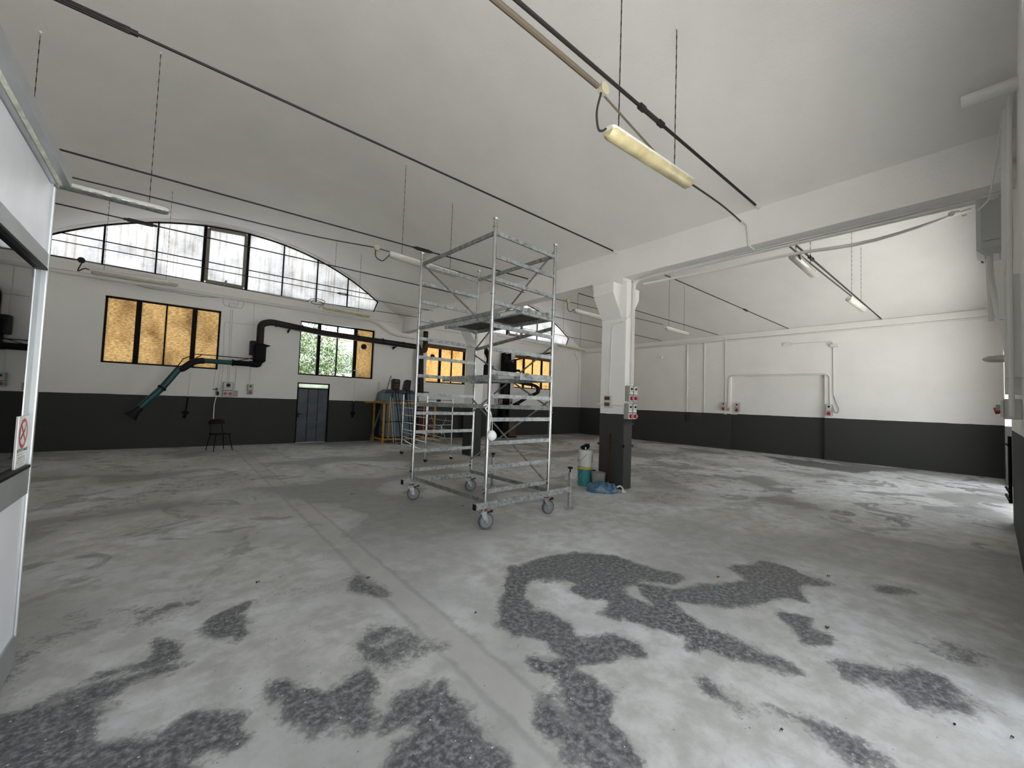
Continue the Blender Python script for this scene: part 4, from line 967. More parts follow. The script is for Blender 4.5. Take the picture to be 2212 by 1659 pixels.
for k, (top, topR, foot, lab) in enumerate((((5.743,13.000,2.062), 0.15, ((6.153,13.200,0.077)[0], 13.2, 0), 'left one of two black lamp heads on rail stands by the blue tank, red bars'), ((6.163,13.000,2.069), 0.15, ((6.498,13.200,0.097)[0], 13.2, 0), 'right one of two black lamp heads on rail stands by the blue tank, turned sideways'))):
    t = thing('curing_lamp', lab, 'lamp', (foot[0], foot[1], 0), group='black curing lamps')
    x, y, z = top[0], 13.0, top[2]
    rz_ = 0.0 if k == 0 else 0.5
    mb = MB(); pts = [(-0.13, -0.20), (0.13, -0.20), (0.15, 0.12), (0.12, 0.17), (-0.10, 0.18), (-0.145, 0.12)] if k == 0 else [(-0.16, -0.18), (0.10, -0.21), (0.13, 0.15), (-0.02, 0.17), (-0.10, 0.12)]
    mb.prism([(x+a, z+b) for a, b in pts], 'Y', y-0.08, y+0.06); hd = mb.build('lamp_head', M_blackp, t, bevel=0.015)
    if k == 0:
        for q in (-0.02, -0.10): MB().box((x-0.09, y-0.095, z+q-0.012), (x+0.09, y-0.08, z+q+0.012)).build('heater_bar', M_redpaint, hd)
        MB().box((x-0.07, y-0.09, z+0.10), (x+0.08, y-0.08, z+0.11)).build('slot', M_galvd, hd)
    MB().tube([(x+0.0, y, z-0.2), (foot[0], foot[1], 0.05)], 0.013, 6).tube([(x+0.1, y, z-0.2), (foot[0]+0.12, foot[1]+0.02, 0.02)], 0.010, 6).build('stand_rail', M_black, t)
    for zz_ in (0.25, 0.9, 1.2, 1.5):
        q = (z-zz_)/z; xx = x+(foot[0]-x)*q
        MB().tube([(xx, y, zz_), (xx+0.11, y, zz_)], 0.008, 5).build('crossbar', M_black, t)
    MB().tube([(foot[0]-0.12, foot[1], 0.015), (foot[0]+0.25, foot[1], 0.015)], 0.015, 6).build('foot_bar', M_black, t)

# ------------------------------------------------------------------ ducts and fume extraction arms on the back wall
YD = 14.42
dt = thing('wall_duct', 'black extraction duct running along the back wall before the clear window', 'duct', (2.0, YD, 3.7))
pA = [(1.951,14.420,3.031), (1.963,14.420,3.490), (2.122,14.420,3.744), (2.528,14.420,3.747), (3.770,14.420,3.682), (7.268,14.420,3.579)]
MB().tube(bend([pA[0], (1.95, YD, 3.72), (2.2, YD, 3.82), pA[4], (7.30, YD, 3.62)], 0.22, 6), 0.10, 14).build('duct_pipe', M_duct, dt, smooth=True)
for x in (2.35, 3.1, 4.9, 5.8, 6.6):
    z = 3.80-(x-2.2)*0.037
    MB().lathe([(0.10, -0.012), (0.112, -0.008), (0.112, 0.008), (0.10, 0.012)], (x, YD, z), 'X', 14).build('collar', M_black, dt, smooth=True)
for x in (2.75, 6.35):
    z = 3.80-(x-2.2)*0.037
    MB().prism([(YD-0.02, z-0.10), (YB, z-0.10), (YB, z-0.20)], 'X', x-0.02, x+0.02).build('bracket', M_black, dt)
fn = thing('extraction_fan', 'black extraction fan housing with elbow on the wall right of the first yellow window', 'fan', (1.95, 14.4, 2.7))
MB().bbox((1.80, 14.18, 2.52), (2.10, 14.55, 3.10), 0.05).build('fan_housing', M_black, fn)
MB().box((1.72, 14.40, 2.75), (1.86, 14.72, 3.18)).build('motor', M_blackp, fn)
MB().prism([(2.05, 2.98), (2.22, 3.06), (2.05, 3.10)], 'Y', 14.25, 14.45).build('outlet_lip', M_black, fn)
MB().tube(bend([(1.95, 14.30, 2.60), (1.93, 14.25, 2.45), (1.70, 14.1, 2.45)], 0.12, 5), 0.09, 12).build('elbow', M_black, fn, smooth=True)
arm = thing('fume_extractor', 'long jointed fume extraction arm with teal tubes reaching down left from its wall fan', 'extraction arm', (1.749,14.100,2.456))
p0 = (1.808,14.100,2.448); p1 = (0.594,13.900,2.433); p2 = (0.376,13.850,2.373); p3 = (0.096,13.800,2.185); p4 = (-0.224,13.750,1.642); p5 = (-0.606,13.700,1.136)
MB().tube([p0, Vector(p0).lerp(Vector(p1), 0.45)], 0.078, 12).build('arm_tube', M_black, arm, smooth=True)
MB().tube([Vector(p0).lerp(Vector(p1), 0.45), p1], 0.068, 12).build('arm_tube', M_teal, arm, smooth=True)
MB().tube(smooth_path([p1, p2, (p3[0]+0.06, 13.8, p3[2]-0.01), p3], 5), 0.085, 12).build('flex_joint', M_blackp, arm, smooth=True)
MB().tube([p3, p4], 0.078, 12).build('arm_tube', M_teal, arm, smooth=True)
MB().tube([p4, p5], 0.078, 12).build('arm_tube', M_teal, arm, smooth=True)
for q, s_ in ((0.45, 0),):
    c = Vector(p0).lerp(Vector(p1), q); MB().tube([c+Vector((-0.02, 0, 0)), c+Vector((0.02, 0, 0))], 0.095, 12).build('clamp', M_black, arm, smooth=True)
u_ = (Vector(p5)-Vector(p4)).normalized(); MB().tube([Vector(p4)-u_*0.025, Vector(p4)+u_*0.03], 0.10, 12).build('clamp', M_black, arm, smooth=True)
MB().tube([Vector(p5), Vector(p5)+u_*0.14, Vector(p5)+u_*0.30], [0.08, 0.09, 0.16], 14).build('suction_hood', M_blackp, arm, smooth=True)
MB().tube([(1.829,14.050,2.599), (0.552,13.850,2.592)], 0.012, 6).tube([(0.552,13.850,2.592), (0.423,13.850,2.591), (0.158,13.800,2.436), (0.047,13.800,2.217)], 0.012, 6).tube([(1.826,14.050,2.654), (1.338,14.000,2.495)], 0.010, 6).tube([(0.543,13.850,2.578), (0.372,13.850,2.447)], 0.012, 6).build('support_rod', M_black, arm)
# vertical flue beside the second window and its elbow
fl = thing('vertical_flue', 'dark stained vertical flue pipe on the back wall behind the scaffold tower', 'duct', (7.4, 14.5, 1.6))
MB().tube(bend([(7.577,14.500,4.289), (7.583,14.500,3.751)], 0.1), 0.10, 12).build('flue_pipe', M_duct, fl, smooth=True)
MB().tube(bend([(7.583,14.500,3.751), (7.574,14.500,3.527), (7.394,14.500,3.489), (7.389,14.500,3.176)], 0.1, 5), 0.11, 12).build('elbow', M_rust, fl, smooth=True)
MB().tube([(7.385,14.500,3.268), (7.461,14.500,1.754)], 0.13, 12).build('flue_pipe', M_duct, fl, smooth=True)
for nm, px, lab in (('b', 920, 'left'),):
    MB().bbox((7.181,13.600,1.872), ((7.362,13.600,1.706)[0], 13.75, (7.362,13.600,1.706)[2]), 0.02).build('valve_block', M_tank, fl)
# second extraction unit
M_arm = M_black
f2 = thing('extraction_fan', 'black extraction fan with curved hose between the far column and the dark lift post', 'fan', (10.1, 13.9, 3.2))
MB().tube(smooth_path([(10.062,13.900,3.795), (10.243,13.900,3.596), (10.329,13.900,3.365), (10.219,13.900,3.076)], 5), 0.12, 12).build('hose', M_black, f2, smooth=True)
MB().bbox(((10.017,13.900,2.704)[0], 13.75, (10.017,13.900,2.704)[2]), ((10.316,13.900,3.124)[0], 14.2, (10.316,13.900,3.124)[2]), 0.05).build('fan_housing', M_black, f2)
MB().box(((10.370,14.300,2.943)[0], 14.18, (10.370,14.300,2.943)[2]), ((10.538,14.300,3.120)[0], YB, (10.538,14.300,3.120)[2])).build('wall_bracket', M_black, f2)
MB().box(((9.932,13.900,2.953)[0], 13.7, (9.932,13.900,2.953)[2]), ((10.416,13.900,3.112)[0], 13.8, (10.416,13.900,3.112)[2])).build('flange', M_black, f2)
f3 = thing('extraction_fan', 'black extraction fan block overlapping the left edge of the farthest yellow window', 'fan', (12.1, 14.0, 2.9))
MB().bbox(((11.469,14.100,2.854)[0], 13.95, (11.469,14.100,2.854)[2]), ((11.965,14.100,3.423)[0], 14.4, (11.965,14.100,3.423)[2]), 0.08).build('fan_housing', M_black, f3)
MB().box(((11.788,14.300,3.054)[0], 14.38, (11.788,14.300,3.054)[2]), ((11.999,14.300,3.329)[0], YB, (11.999,14.300,3.329)[2])).build('wall_bracket', M_black, f3)
MB().box(((11.901,14.100,2.991)[0], 13.9, (11.901,14.100,2.991)[2]), ((12.121,14.100,3.094)[0], 14.0, (12.121,14.100,3.094)[2])).build('flange', M_black, f3)
MB().tube([(11.579,14.200,3.415), (13.206,14.300,3.884), (14.621,14.450,4.180)], 0.045, 6).build('steel_arm', M_rust, f3)
MB().tube([(12.043,14.200,3.586), (12.053,14.200,3.372)], 0.06, 8).build('neck', M_black, f3)
a2 = thing('fume_extractor', 'black folded fume extraction arm hanging below the farthest yellow window', 'extraction arm', (11.668,13.800,2.526))
q = [(11.613,13.800,2.543), (12.226,13.800,2.474), (12.866,13.800,2.424), (13.201,13.800,2.311), (13.180,13.800,2.091), (12.541,13.800,1.850), (11.987,13.800,1.579)]
MB().tube(smooth_path(q[:4], 4), 0.075, 10).build('arm_tube', M_black, a2, smooth=True)
MB().tube(smooth_path(q[3:5], 3), 0.10, 10).build('flex_joint', M_blackp, a2, smooth=True)
MB().tube(q[4:], 0.075, 10).build('arm_tube', M_black, a2, smooth=True)
MB().tube([(11.738,14.100,2.915), ((11.506,13.800,2.516)[0], 13.8, (11.506,13.800,2.516)[2]), q[0]], 0.07, 10).build('arm_tube', M_black, a2, smooth=True)
MB().tube([q[-1], (11.801,13.800,1.429)], [0.09, 0.15], 10).build('suction_hood', M_blackp, a2, smooth=True)
MB().tube([(12.080,13.800,2.593), (13.099,13.800,2.546), (13.349,13.800,2.384)], 0.012, 5).tube([(13.470,13.800,2.435), (13.751,13.800,2.428), (13.603,13.800,2.242)], 0.008, 5).build('support_rod', M_black, a2)
# two-post lift column and brown cabinet
lp = thing('lift_post', 'tall black steel lift post standing before the back wall, seen through the scaffold', 'post', (11.75, 14.45, 0))
MB().box((11.55, 14.40, 0), (11.62, 14.62, 3.85)).box((11.90, 14.40, 0), (11.97, 14.62, 3.85)).box((11.55, 14.56, 0), (11.97, 14.62, 3.85)).build('channel', M_black, lp)
MB().box((11.64, 14.42, 1.6), (11.88, 14.55, 3.7)).build('carriage', M_blackp, lp)
for x in (11.42, 12.02): MB().box((x-0.08, 14.36, 1.50), (x+0.08, 14.44, 1.80)).build('switch_box', M_boxg, lp)
for x, z in ((11.42, 1.57), (12.02, 1.57), (11.42, 1.70)):
    MB().lathe([(0, -0.05), (0.035, -0.045), (0.045, 0.0)], (x, 14.36, z), 'Y', 12).build('switch_knob', M_red, lp, smooth=True)
MB().box((11.35, 14.30, 0), (12.15, 14.70, 0.04)).build('base_plate', M_black, lp)
bc = thing('wooden_crate', 'brown stained wooden box on the floor in front of the dark lift post', 'box', (11.6, 14.0, 0))
MB().box((11.62, 13.98, 0.06), (12.02+0.0, 14.28, 0.78)).build('crate_body', M_brown, bc, bevel=0.01)
MB().box((11.25, 13.95, 0.0), (11.60, 14.30, 1.0)).build('side_block', M_black, bc)
MB().box((11.22, 13.92, 0.0), (12.06, 14.3, 0.06)).build('plinth', M_black, bc)
# cupboard in window three recess: black machine block
MB().box(((9.576,14.300,1.308)[0], 14.3, 0.0), ((10.356,14.300,0.117)[0], 14.6, 1.05)).build('dark_cabinet', M_black, None, label='low black cabinet on the floor right behind the far column', cat='cabinet')

# ------------------------------------------------------------------ electrical boxes
def interlock(c, w_, h_, dep, normal, label, group=None, two=False, name='socket_box'):
    """grey housing, rotary switch, red socket. c: centre on wall, normal: '-Y','-X'"""
    t = thing(name, label, 'socket', c, group=group)
    def B(u0, u1, z0, z1, d0, d1):
        if normal == '-Y': return MB().box((c[0]+u0, c[1]-d1, c[2]+z0), (c[0]+u1, c[1]-d0, c[2]+z1))
        return MB().box((c[0]-d1, c[1]+u0, c[2]+z0), (c[0]-d0, c[1]+u1, c[2]+z1))
    def Lt(u, z, prof, ax=None):
        if normal == '-Y': return MB().lathe([(r_, -h) for r_, h in prof], (c[0]+u, c[1], c[2]+z), 'Y', 14)
        return MB().lathe([(r_, -h) for r_, h in prof], (c[0], c[1]+u, c[2]+z), 'X', 14)
    B(-w_/2, w_/2, -h_/2, h_/2, 0, dep).build('housing', M_boxg, t, bevel=min(0.012, w_*0.1))
    B(-w_*0.42, w_*0.42, h_*0.12, h_*0.46, dep, dep+0.012).build('cover', M_boxw, t, bevel=0.006)
    Lt(0, h_*0.29, [(0.0, dep+0.03), (w_*0.16, dep+0.03), (w_*0.2, dep+0.012), (w_*0.2, dep)]).build('rotary_switch', M_blackp, t)
    B(-w_*0.42, w_*0.42, -h_*0.06, h_*0.09, dep, dep+0.010).build('nameplate', M_boxw, t)
    B(-w_*0.40, w_*0.40, -h_*0.10, -h_*0.06, dep, dep+0.008).build('slot', M_blackp, t)
    B(-w_*0.44, w_*0.44, -h_*0.48, -h_*0.12, dep, dep+0.012).build('cover', M_boxw, t, bevel=0.006)
    if two:
        for s_ in (-1, 1): Lt(s_*w_*0.22, -h_*0.30, [(0.0, dep+0.04), (w_*0.15, dep+0.04), (w_*0.18, dep+0.01)]).build('socket_flap', M_red, t)
    else:
        Lt(0, -h_*0.30, [(0.0, dep+0.06), (w_*0.28, dep+0.055), (w_*0.34, dep+0.012), (w_*0.34, dep)]).build('socket_flap', M_red, t, smooth=True)
    return t
# four on the front column
for (x, z, lab) in ((6.74, 1.845, 'upper left red socket box of four on the front column'), (6.885, 1.845, 'upper right red socket box of four on the front column'),
                    (6.72, 1.50, 'lower left red socket box of four on the front column'), (6.875, 1.50, 'lower right red socket box of four on the front column')):
    interlock((x, 4.57, z), 0.125, 0.30, 0.10, '-Y', lab, 'red sockets on the front column')
t = thing('column_cable', 'short black cable loops under the four red sockets of the front column', 'cable', (6.8, 4.5, 1.33))
for k in range(3):
    x = 6.72+k*0.05
    MB().tube(smooth_path([(x-0.03, 4.51, 1.35), (x, 4.49, 1.27), (x+0.04, 4.49, 1.26), (x+0.06, 4.51, 1.35)]), 0.008, 6).build('cable_loop', M_cable, t, smooth=True)
t = thing('switch_box', 'grey box with two brown switches on the left face of the front column', 'switch', (6.675,4.924,1.683))
cxy = (6.675,4.924,1.683)
MB().box((6.675-0.055, cxy[1]-0.085, cxy[2]-0.12), (6.675, cxy[1]+0.085, cxy[2]+0.12)).build('housing', M_boxw, t, bevel=0.008)
for s_ in (-1, 1): MB().box((6.675-0.062, cxy[1]-0.05, cxy[2]+s_*0.06-0.035), (6.675-0.05, cxy[1]+0.07, cxy[2]+s_*0.06+0.035)).build('switch_rocker', M_brown, t)
cc = (6.655,4.912,1.793)
cable('conduit_pipe', bend([cc, (6.655,4.884,3.092), (6.655,4.833,3.226), (6.655,4.628,3.255)], 0.08), 0.014, M_pipew, 'thin white conduit rising on the left face of the front column', 'conduit', raw=True)
cable('conduit_pipe', bend([(6.655, 4.56, 3.30), (6.80, 4.55, 3.36), (6.87, 4.55, 3.5), (6.87, 4.55, 4.10)], 0.08), 0.014, M_pipew, 'white conduit curving round the corner of the front column under the corbel', 'conduit', raw=True)
for x, lab in ((6.86, 'left'), (6.91, 'right')):
    cable('conduit_pipe', bend([(x, 4.55, 2.02), (x, 4.55, 4.08), (x+0.05, 4.2, 4.11), (x+0.10, 0.1, 4.10)], 0.12), 0.016, M_pipew, lab + ' one of two white conduits from the red sockets up the column', 'conduit', raw=True)
cable('conduit_pipe', [(6.655, cxy[1]-0.09, cxy[2]-0.06), (6.655, 4.60, cxy[2]-0.07)], 0.013, M_pipew, 'short white horizontal conduit joining switch box and red sockets on the column', 'conduit', raw=True)
cable('conduit_pipe', [(6.655, cxy[1]+0.09, cxy[2]-0.06), (6.655, 5.20, cxy[2]-0.06)], 0.013, M_pipew, 'short white horizontal conduit left of the switch box on the column', 'conduit', raw=True)
MB().box((6.66-0.02, (6.660,4.883,1.051)[1]-0.02, 0.0), (6.675, (6.660,4.883,1.051)[1]+0.02, (6.660,4.883,1.051)[2])).build('angle_bar', M_rust, None, label='rusty vertical angle bar on the dark base of the front column', cat='bar')
# flexible pipe sagging beside the beam to the valve at the box
cable('heating_pipe', [(7.06, 4.45, 4.05), (7.10, 3.2, 4.02), (7.14, 2.0, 4.02), (7.2, 1.0, 3.98), (10.649,0.330,5.290), (10.748,0.140,5.359)], 0.024, M_pipew, 'thick white pipe sagging below the beam towards the boiler', 'pipe',
      [('union', MB().tube([(9.624,0.400,4.946), (10.100,0.350,5.112)], 0.042, 8), M_pipew), ('valve_wheel', MB().lathe([(0.028, -0.006), (0.036, 0), (0.028, 0.006), (0.022, 0)], (10.042,0.270,5.018), 'Z', 12), M_boxg)])

# right wall conduits
XW = XR-0.025
def wpipe(pts, rad, label, painted=None, name='conduit_pipe', extra=()):
    return cable(name, bend(pts, 0.10, 5), rad, M_pipew if painted is None else painted, label, 'conduit', extra, raw=True)
wpipe([(XW, YB-0.1, 4.43), (XW, 1.0, 4.44), (XW, -0.12, 4.44)], 0.028, 'long white horizontal conduit under the ceiling ledge of the right wall', name='main_conduit_pipe')
MP = wall_mat('pipe_dado_paint', (0.70, 0.70, 0.68), (0.035, 0.035, 0.033))
wpipe([(XW, (17.300,8.657,4.507)[1], 4.42), (17.300,8.650,4.094), (XW, (17.300,8.636,0.728)[1], 1.12), (XR+0.02, (17.300,8.636,0.728)[1]+0.02, 1.04)], 0.028, 'thick vertical pipe on the right wall ending low in the dark dado', MP,
      extra=[('collar', MB().lathe([(0.028, -0.02), (0.05, -0.02), (0.05, 0.02), (0.028, 0.02)], (XW, (17.300,8.623,2.495)[1], (17.300,8.623,2.495)[2]), 'Z', 10), M_pipew)])
wpipe([(XW, (17.300,7.904,4.438)[1], 4.42), (XW, (17.300,7.887,3.244)[1], 1.48)], 0.022, 'thinner vertical white pipe ending at the dado line beside the thick one',
      extra=[('coupling', MB().tube([(XW, (17.300,7.887,3.244)[1], 1.46), (XW, (17.300,7.887,3.244)[1], 1.53)], 0.032, 8), M_pipew)])
wpipe([(XW-0.03, 11.2, 4.50), (XW-0.03, (17.300,7.182,4.586)[1], 4.56), (XW-0.03, (17.300,7.035,4.513)[1], 4.56), (XW, (17.300,7.023,1.845)[1], (17.300,7.023,1.845)[2])], 0.016, 'white conduit dropping to the red socket left of the walled-up doorway')
wpipe([(17.300,6.914,1.735), (17.300,6.891,2.923), (17.300,6.750,2.995), (17.300,3.722,2.975), (17.300,3.605,2.892), (17.300,3.592,1.870)], 0.016, 'white conduit framing the top of the walled-up doorway')
wpipe([(17.300,4.784,4.104), (17.300,3.567,4.094), (17.300,3.503,3.976), (17.300,3.491,2.206)], 0.013, 'thin white conduit on the right wall from small box to ledge box and down')
MB().tube(smooth_path([(17.300,3.491,2.206), (17.300,3.428,1.970), (17.300,3.353,1.752), (17.300,3.403,1.624), (17.300,3.478,1.668), (17.300,3.529,1.872), (17.300,3.605,1.870), (17.300,3.682,1.708)]), 0.010, 6).build('cable_loop', M_galvd, None, smooth=True, label='grey cable looping beside the red socket right of the walled-up doorway', cat='cable')
for p_, lab in (((17.330,4.881,4.099), 'small white junction box high on the right wall'), ):
    MB().box((XR-0.06, p_[1]-0.12, p_[2]-0.06), (XR, p_[1]+0.12, p_[2]+0.06)).build('junction_box', M_pipew, None, label=lab, cat='box', bevel=0.01)
p_ = (17.330,3.471,3.928)
MB().box((XR-0.16, p_[1]-0.12, p_[2]-0.05), (XR, p_[1]+0.10, p_[2]+0.04)).build('emergency_light', M_pipew, None, label='white emergency light box jutting from the right wall above the doorway corner', cat='light', bevel=0.01)
p_ = (17.330,9.947,3.931)
MB().box((XR-0.14, p_[1]-0.13, p_[2]-0.05), (XR, p_[1]+0.13, p_[2]+0.04)).build('emergency_light', M_pipew, None, label='small white emergency light on the right wall close behind the column', cat='light', bevel=0.01)
interlock((17.330,7.070,1.730), 0.17, 0.34, 0.10, '-X', 'red socket box just left of the walled-up doorway', 'red sockets on the right wall')
p_ = (17.330,6.925,1.622)
MB().box((XR-0.06, p_[1]-0.06, p_[2]-0.07), (XR, p_[1]+0.06, p_[2]+0.07)).build('switch_box', M_boxy, None, label='tiny yellowed switch box touching the socket left of the doorway', cat='switch', bevel=0.01)
interlock((XR+0.13, (17.460,6.605,1.710)[1], (17.460,6.605,1.710)[2]), 0.17, 0.36, 0.10, '-X', 'red socket box inside the walled-up doorway recess', 'red sockets on the right wall')
interlock((17.330,3.611,1.711), 0.18, 0.40, 0.10, '-X', 'red socket box right of the walled-up doorway with cable loop', 'red sockets on the right wall')
# white rim cable under the dado line into the recess
MB().tube(smooth_path([(17.300,7.073,1.464), (17.300,7.018,1.410), (17.400,6.915,1.435), (17.440,6.630,1.429), (17.440,6.561,1.525)]), 0.010, 6).build('rim_cable', M_pipew, None, smooth=True, label='white cable linking the two sockets under the left edge of the doorway recess', cat='cable')

# back wall boxes and conduits
YW = YB-0.02
tb = interlock((1.250,14.750,1.678), 0.27, 0.42, 0.10, '-Y', 'grey power box with two red sockets on the back wall near the chair', 'boxes on the back wall', True, 'power_box')
p_ = (1.441,14.750,1.560)
MB().box((p_[0]-0.06, YB-0.07, p_[2]-0.09), (p_[0]+0.06, YB, p_[2]+0.09)).build('switch_box', M_boxy, None, label='small yellowed switch box right of the double red power box', cat='switch', bevel=0.01)
interlock((1.813,14.750,1.704), 0.15, 0.32, 0.10, '-Y', 'single red socket box on the back wall left of the steel door', 'boxes on the back wall')
p_ = (1.237,14.750,4.215)
t = thing('junction_box', 'rounded white junction box high on the back wall right of the first yellow window', 'box', p_)
MB().bbox((p_[0]-0.10, YB-0.08, p_[2]-0.07), (p_[0]+0.10, YB, p_[2]+0.07), 0.02).build('housing', M_pipew, t)
for a in ([(1.006,14.720,4.406), (0.991,14.720,4.277), (1.053,14.720,4.177), (1.132,14.720,4.191)], [(1.505,14.720,4.403), (1.492,14.720,4.214), (1.412,14.720,4.157), (1.329,14.720,4.171)], [(1.361,14.700,4.400), (1.357,14.700,4.258), (1.314,14.700,4.207)]):
    MB().tube(smooth_path(a, 4), 0.014, 6).build('conduit', M_pipew, t, smooth=True)
for k, (a, b, lab) in enumerate((((1.196,14.730,4.078), (1.225,14.730,1.885), 'left one of a pair of thin conduits down to the double red power box'), ((1.242,14.730,4.086), (1.271,14.730,1.887), 'right one of a pair of thin conduits down to the double red power box'))):
    MB().tube([a, b], 0.011, 6).build('conduit_pipe', M_pipew, None, smooth=True, label=lab, cat='conduit')
MB().tube([(1.786,14.730,4.371), (1.804,14.730,3.155), (1.800,14.730,1.890)], 0.010, 6).build('conduit_pipe', M_pipew, None, smooth=True, label='thin conduit behind the fan down to the single red socket', cat='conduit')
MB().tube(bend([(1.433,14.730,1.672), (1.435,14.730,2.263), (1.381,14.730,2.399)], 0.05), 0.010, 6).build('conduit_pipe', M_pipew, None, smooth=True, label='short thin conduit above the small yellowed switch box', cat='conduit')
MB().tube(bend([(1.070,14.730,1.642), (1.104,14.730,2.237), (1.058,14.730,3.690), (1.945,14.730,3.712)], 0.05), 0.008, 6).build('conduit_pipe', M_pipew, None, smooth=True, label='thin air line squared round from the fan down beside the first yellow window', cat='conduit')
# trunk pipe of the back wall
cable('trunk_pipe', bend([(XL+0.02, YB-0.09, 4.40), (-0.101,14.660,4.414), (5.532,14.660,4.415), (6.268,14.660,4.016), (7.2, YB-0.09, 3.98)], 0.2, 6), 0.045, M_pipew, 'white trunk pipe below the sill ledge of the back wall stepping down at the beam', 'pipe', raw=True)
cable('trunk_pipe', bend([(11.318,14.660,4.639), (17.000,14.660,4.550)], 0.2, 6), 0.05, M_pipew, 'white trunk pipe along the back wall of the right bay', 'pipe', raw=True)
MB().tube(smooth_path([(-1.590,14.700,4.376), (-1.045,14.700,4.386), (-0.581,14.680,4.331), (-0.116,14.700,4.340), (0.419,14.700,4.328), (0.960,14.700,4.393)], 4), 0.010, 6).build('sagging_cable', M_galvd, None, smooth=True, label='thin cable sagging under the white trunk pipe above the first yellow window', cat='cable')
MB().tube(smooth_path([(16.667,14.700,4.415), (17.093,14.710,3.740), (17.120,14.720,2.458), (17.123,14.720,1.487)], 4), 0.009, 6).build('hanging_cable', M_galvd, None, smooth=True, label='thin cable curving down the back wall into the far right corner', cat='cable')
MB().tube(smooth_path([(17.161,14.600,4.589), (16.899,14.500,4.324), (17.292,14.500,4.261), (17.438,14.500,4.535)], 5), 0.014, 6).build('cable_loop', M_pipew, None, smooth=True, label='white cable loop at the top of the far right corner', cat='cable')

# pull cords of the windows
def pull_cord(a, b, c_, lab):
    t = thing('pull_cord', lab, 'cord', a)
    MB().tube([a, b], 0.012, 6).build('cord', M_pipew, t, smooth=True)
    MB().tube([b, c_], 0.016, 6).build('lower_cord', M_black, t, smooth=True)
    MB().ball((c_[0], c_[1], c_[2]), 0.05, 0.03, 0.06).box((c_[0]-0.09, c_[1]-0.02, c_[2]-0.02), (c_[0]+0.07, c_[1]+0.02, c_[2]+0.04)).tube([c_, (c_[0]-0.03, c_[1], c_[2]-0.14)], 0.035, 8).build('crank', M_black, t, smooth=True)
pull_cord((0.343,14.700,2.110), (0.330,14.700,1.423), (0.305,14.700,0.963), 'window crank rod hanging below the first yellow window left of the chair')
pull_cord((4.988,14.700,2.172), (4.962,14.700,1.407), (4.968,14.700,0.993), 'window crank rod hanging below the clear window right of the steel door')
# compressed air tap with hose
t = thing('air_tap', 'compressed air tap with white hose dropping behind the chair', 'tap', (0.978,14.700,1.651))
MB().box((0.883,14.600,1.674), (0.989,14.700,1.652)).build('handle', M_blackp, t)
MB().tube([(0.986,14.700,1.706), (0.986,14.700,1.501)], 0.03, 8).build('valve_body', M_galvd, t, smooth=True)
MB().tube([(1.012,14.660,1.598), (1.007,14.660,1.489)], 0.03, 8).build('regulator', M_blackp, t, smooth=True)
MB().tube(smooth_path([(0.987,14.680,1.474), (0.947,14.600,1.298), (0.932,14.500,1.072), (0.924,14.300,0.802)], 4), 0.012, 6).build('hose', M_pipew, t, smooth=True)
MB().tube([(1.029,14.720,2.368), (0.999,14.720,1.707)], 0.008, 6).tube([(0.926,14.720,2.222), (0.897,14.720,1.743)], 0.008, 6).build('air_line', M_pipew, t)

# ------------------------------------------------------------------ chair
ch = thing('school_chair', 'old black chair with curved backrest and thin splayed legs standing at the back wall', 'chair', (1.04, 13.62, 0))
cx_, cy_ = 1.04, 13.60; ca, sa = math.cos(0.35), math.sin(0.35)
def CP(a, b, z): return (cx_+a*ca-b*sa, cy_+a*sa+b*ca, z)
M_chair = mat('black_chair', (0.005, 0.005, 0.005), 0.6, spec=0.2)
mb = MB(); 
seat = [CP(-0.19, -0.19, 0)[:2], CP(0.19, -0.19, 0)[:2], CP(0.21, 0.0, 0)[:2], CP(0.19, 0.18, 0)[:2], CP(-0.19, 0.18, 0)[:2], CP(-0.21, 0.0, 0)[:2]]
mb.prism(seat, 'Z', 0.435, 0.465); mb.build('seat', M_chair, ch, bevel=0.01)
for a, b in ((-0.16, -0.16), (0.16, -0.16), (-0.15, 0.15), (0.15, 0.15)):
    MB().tube([CP(a, b, 0.44), CP(a*1.15, b*1.15, 0.3), CP(a*1.45, b*1.45, 0.0)], [0.013, 0.012, 0.009], 8).build('leg', M_chair, ch, smooth=True)
mb = MB(); n = 9; rows = []
for i in range(n):
    t_ = -1+2*i/(n-1); a = 0.20*t_; b = 0.20+0.05*(1-t_*t_)
    rows.append((a, b))
for i in range(n-1):
    (a0, b0), (a1, b1) = rows[i], rows[i+1]
    z0a, z1a = 0.70+0.02*abs(a0)*4, 0.84-0.06*abs(a0/0.2)**4
    z0b, z1b = 0.70+0.02*abs(a1)*4, 0.84-0.06*abs(a1/0.2)**4
    for o_ in (0, 0.014): mb.quad(CP(a0, b0+o_, z0a), CP(a1, b1+o_, z0b), CP(a1, b1+o_, z1b), CP(a0, b0+o_, z1a))
    mb.quad(CP(a0, b0, z1a), CP(a1, b1, z1b), CP(a1, b1+0.014, z1b), CP(a0, b0+0.014, z1a)); mb.quad(CP(a0, b0, z0a), CP(a1, b1, z0b), CP(a1, b1+0.014, z0b), CP(a0, b0+0.014, z0a))
mb.build('backrest', mat('dark_red_black', (0.009, 0.004, 0.004), 0.6, spec=0.2), ch, smooth=True)
for s_ in (-1, 1): MB().tube(smooth_path([CP(s_*0.15, 0.15, 0.44), CP(s_*0.15, 0.21, 0.58), CP(s_*0.14, 0.24, 0.78)], 4), 0.010, 6).build('back_post', M_chair, ch, smooth=True)

